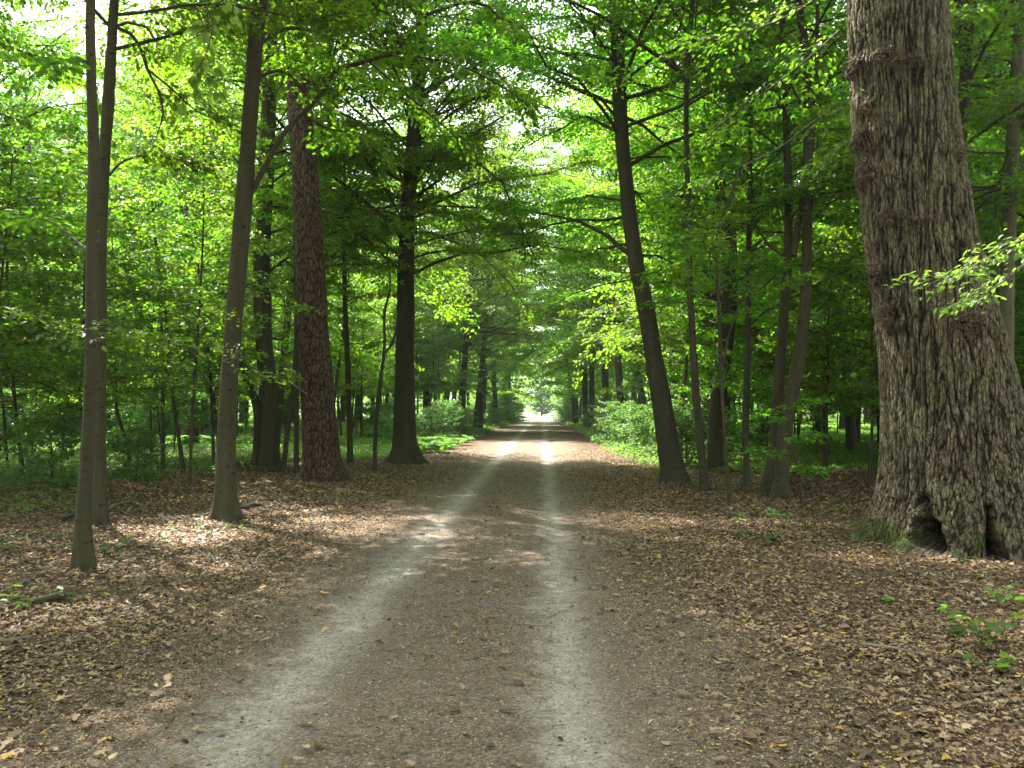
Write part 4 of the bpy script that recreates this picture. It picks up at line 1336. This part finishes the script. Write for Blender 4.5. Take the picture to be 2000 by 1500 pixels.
# ------------------------------------------------------------------ hanging sprays close to the eye
def spray(name, label, pp, Y0, Y1, w0, dens, seed, leaf, ln, tmax=.7):
    """a leafy bough reaching into the view; its tree stands outside the frame"""
    rng = rng_of(seed)
    n_ = len(pp)
    E = np.array([[*at(a, b, Y0 + (Y1 - Y0) * k / (n_ - 1)), w0 * (1 - .7 * k / (n_ - 1))] for k, (a, b) in enumerate(pp)])
    Q = catmull(E, 22)
    root = thing(name, label, 'branch', Q[0, :3])
    bm, lm = MB(), MB()
    tubes(bm, Q[None, :, :3], Q[None, :, 3], 6)
    tw, lv = grow(rng, Q[None, :, :3], dens, 42, ln, t0=.05, tmax=tmax, flat=.3)
    tubes(bm, tw, np.full(tw.shape[:2], .0035) * np.linspace(1, .4, 4), 4)
    leaves_to(lm, lv, 6, .6, .15)
    bm.build('stems', TWIG, root, loc=Q[0, :3])
    lm.build('leaves', leaf, root, smooth=False, loc=Q[0, :3])


spray('leafy_branch', 'fresh green bough hanging in from the right border across the oak trunk', [(2060, 440), (1985, 475), (1920, 510), (1860, 540), (1800, 545)], 6.6, 6.4, .012, 7, 401, LEAF_FRESH, .06, .5)
spray('leafy_branch', 'lower fresh green bough at the right border below the one crossing the oak', [(2070, 470), (2010, 510), (1960, 550), (1920, 575), (1890, 590)], 6.8, 6.6, .01, 7, 402, LEAF_FRESH, .06, .45)
spray('leafy_branch', 'pale large-leaved bough hanging from the top border left of the arching limb', [(395, -60), (400, 0), (415, 50), (400, 110), (380, 140)], 5.6, 5.8, .008, 6, 403, LEAF_FRESH, .085, .35)
spray('leafy_branch', 'bright beech bough spreading left from the top right, before the slender dark beech', [(1660, -60), (1560, 20), (1440, 70), (1320, 110), (1220, 140)], 8.5, 9.5, .014, 6, 404, LEAF, .07, .9)
spray('leafy_branch', 'bright beech bough sloping down in front of the stout pale beech', [(1640, 60), (1560, 130), (1480, 190), (1400, 250), (1340, 310)], 8.8, 10.0, .014, 6, 405, LEAF, .07, .9)
spray('leafy_branch', 'lower beech bough crossing the slender dark beech at mid height', [(1600, 230), (1520, 290), (1440, 330), (1370, 370), (1310, 385)], 10.5, 11.5, .014, 6, 406, LEAF, .07, .9)

spray('leafy_branch', 'shaded beech bough crossing both close left beeches at mid height', [(-60, 585), (40, 610), (140, 640), (240, 648), (335, 668)], 7.1, 7.4, .01, 6, 407, LEAF, .075, .5)
spray('leafy_branch', 'thin leafy bough in front of the trunk of the tall beech with the arching limb', [(600, 770), (545, 735), (490, 715), (450, 660), (425, 600)], 10.2, 10.6, .01, 5, 408, LEAF, .07, .6)
# ------------------------------------------------------------------ sticks and logs
def stick(name, label, cat, pp, r0, r1, mat=None, side=(), zoff=.02, seed=1):
    rows = []
    for k, q in enumerate(pp):
        p = ground_at(q[0], q[1], q[2] if len(q) > 2 else 0.0)
        zz = q[2] if len(q) > 2 else 0.0
        rows.append([p[0], p[1], zz + float(ground_z(p[0], p[1])) + zoff, r0 + (r1 - r0) * k / (len(pp) - 1)])
    E = np.array(rows)
    mb = MB()
    loc = E[0, :3].copy()
    root_obj = None
    Q = trunk_tube_any(mb, E)
    for sp_ in side:
        rows = [[*(ground_at(a, b, c) + np.array([0, 0, zoff])), r1 * .8] for a, b, c in sp_]
        trunk_tube_any(mb, np.array(rows))
    o = mb.build(name, mat or STICK, loc=loc)
    return tag(o, label, cat)


def trunk_tube_any(mb, E):
    Q = catmull(E, 26)
    P, r = Q[:, :3], Q[:, 3].copy()
    r *= 1 + .25 * (vnoise(P * 14, 6) - .5) * 2
    P = P + (vnoise(np.stack([P[:, 0] * 9, P[:, 1] * 9, P[:, 2] * 9], -1), 8)[:, None] - .5) * r[:, None] * 1.2
    r[0] *= .55
    r[-1] *= .4
    tubes(mb, P[None], r[None], 8)
    n0 = mb.n - 26 * 8
    mb.f.setdefault(8, []).append(np.array([np.arange(8) + n0, np.arange(8)[::-1] + n0 + 25 * 8]))
    return Q


stick('stick', 'short bleached stick lying in the fallen leaves below the oak', 'stick', [(1680, 1264), (1740, 1271), (1790, 1282), (1822, 1284)], .016, .009)
stick('stick', 'thin pale twig lying in the leaves further from the oak, above the bleached stick', 'stick', [(1565, 1225), (1610, 1206), (1700, 1205), (1750, 1218)], .006, .003)
stick('stick', 'pale stick end at the left border on the brown leaves', 'stick', [(-40, 1260), (20, 1257), (62, 1251)], .022, .014)
stick('stick', 'long thin bleached branch lying right behind the two close beeches on the left', 'fallen branch', [(205, 1008), (232, 992), (262, 986), (285, 1000)], .03, .012)
stick('log', 'dark rotten log end beside green leaves at the left', 'log', [(65, 1182, .02), (100, 1172, .025), (140, 1160, .025)], .03, .034, STUMPM)
stick('log', 'dark decayed log lying in the leaves behind the nearest slender beech', 'log', [(122, 1022, .03), (150, 1015, .04), (180, 1008, .04)], .03, .036, STUMPM)
stick('fallen_branch', 'dark bare branch arching over the herbs at the left border', 'fallen branch', [(-60, 975, .42), (0, 964, .48), (50, 953, .5), (95, 954, .42), (140, 968, .22)], .02, .006, STUMPM,
      side=([(40, 955, .5), (62, 968, .3), (78, 984, .12)], [(80, 952, .46), (95, 966, .3), (104, 975, .15)]))
stick('log', 'pale fallen log in the bushes at the right edge of the far track', 'log', [(1166, 850, .1), (1182, 848, .15), (1196, 846, .18)], .05, .04)
stick('root', 'dark root running over the ground right of the beech with the arching limb', 'root', [(472, 998), (495, 990), (520, 992)], .05, .02, STUMPM)

for p_ in TALL + NEAR + ARCH + SLIM + YOUNG + FAR + SHRUB + FERN:      # drop prototypes that were never set out
    if not p_['_used']:
        for ch in list(p_.children): bpy.data.objects.remove(ch)
        bpy.data.objects.remove(p_)
for o in COL.objects:
    for k in ('_used', '_n'):
        if k in o: del o[k]

# ------------------------------------------------------------------ moist air under the trees
hz = MB()
X0, X1, Y0, Y1, Z0, Z1 = -120., 120., -40., 230., -2., 40.
hz.add([[X0, Y0, Z0], [X1, Y0, Z0], [X1, Y1, Z0], [X0, Y1, Z0], [X0, Y0, Z1], [X1, Y0, Z1], [X1, Y1, Z1], [X0, Y1, Z1]],
       [[0, 3, 2, 1], [4, 5, 6, 7], [0, 1, 5, 4], [1, 2, 6, 5], [2, 3, 7, 6], [3, 0, 4, 7]])
m, t = new_mat('moist_air')
n = NT(t)
v = n.n('ShaderNodeVolumePrincipled', {'Color': (.85, .95, .85, 1), 'Density': .0004, 'Anisotropy': .3})
n.n('ShaderNodeOutputMaterial', {1: v.outputs[0]})
tag(hz.build('haze', m, smooth=False), kind='stuff')
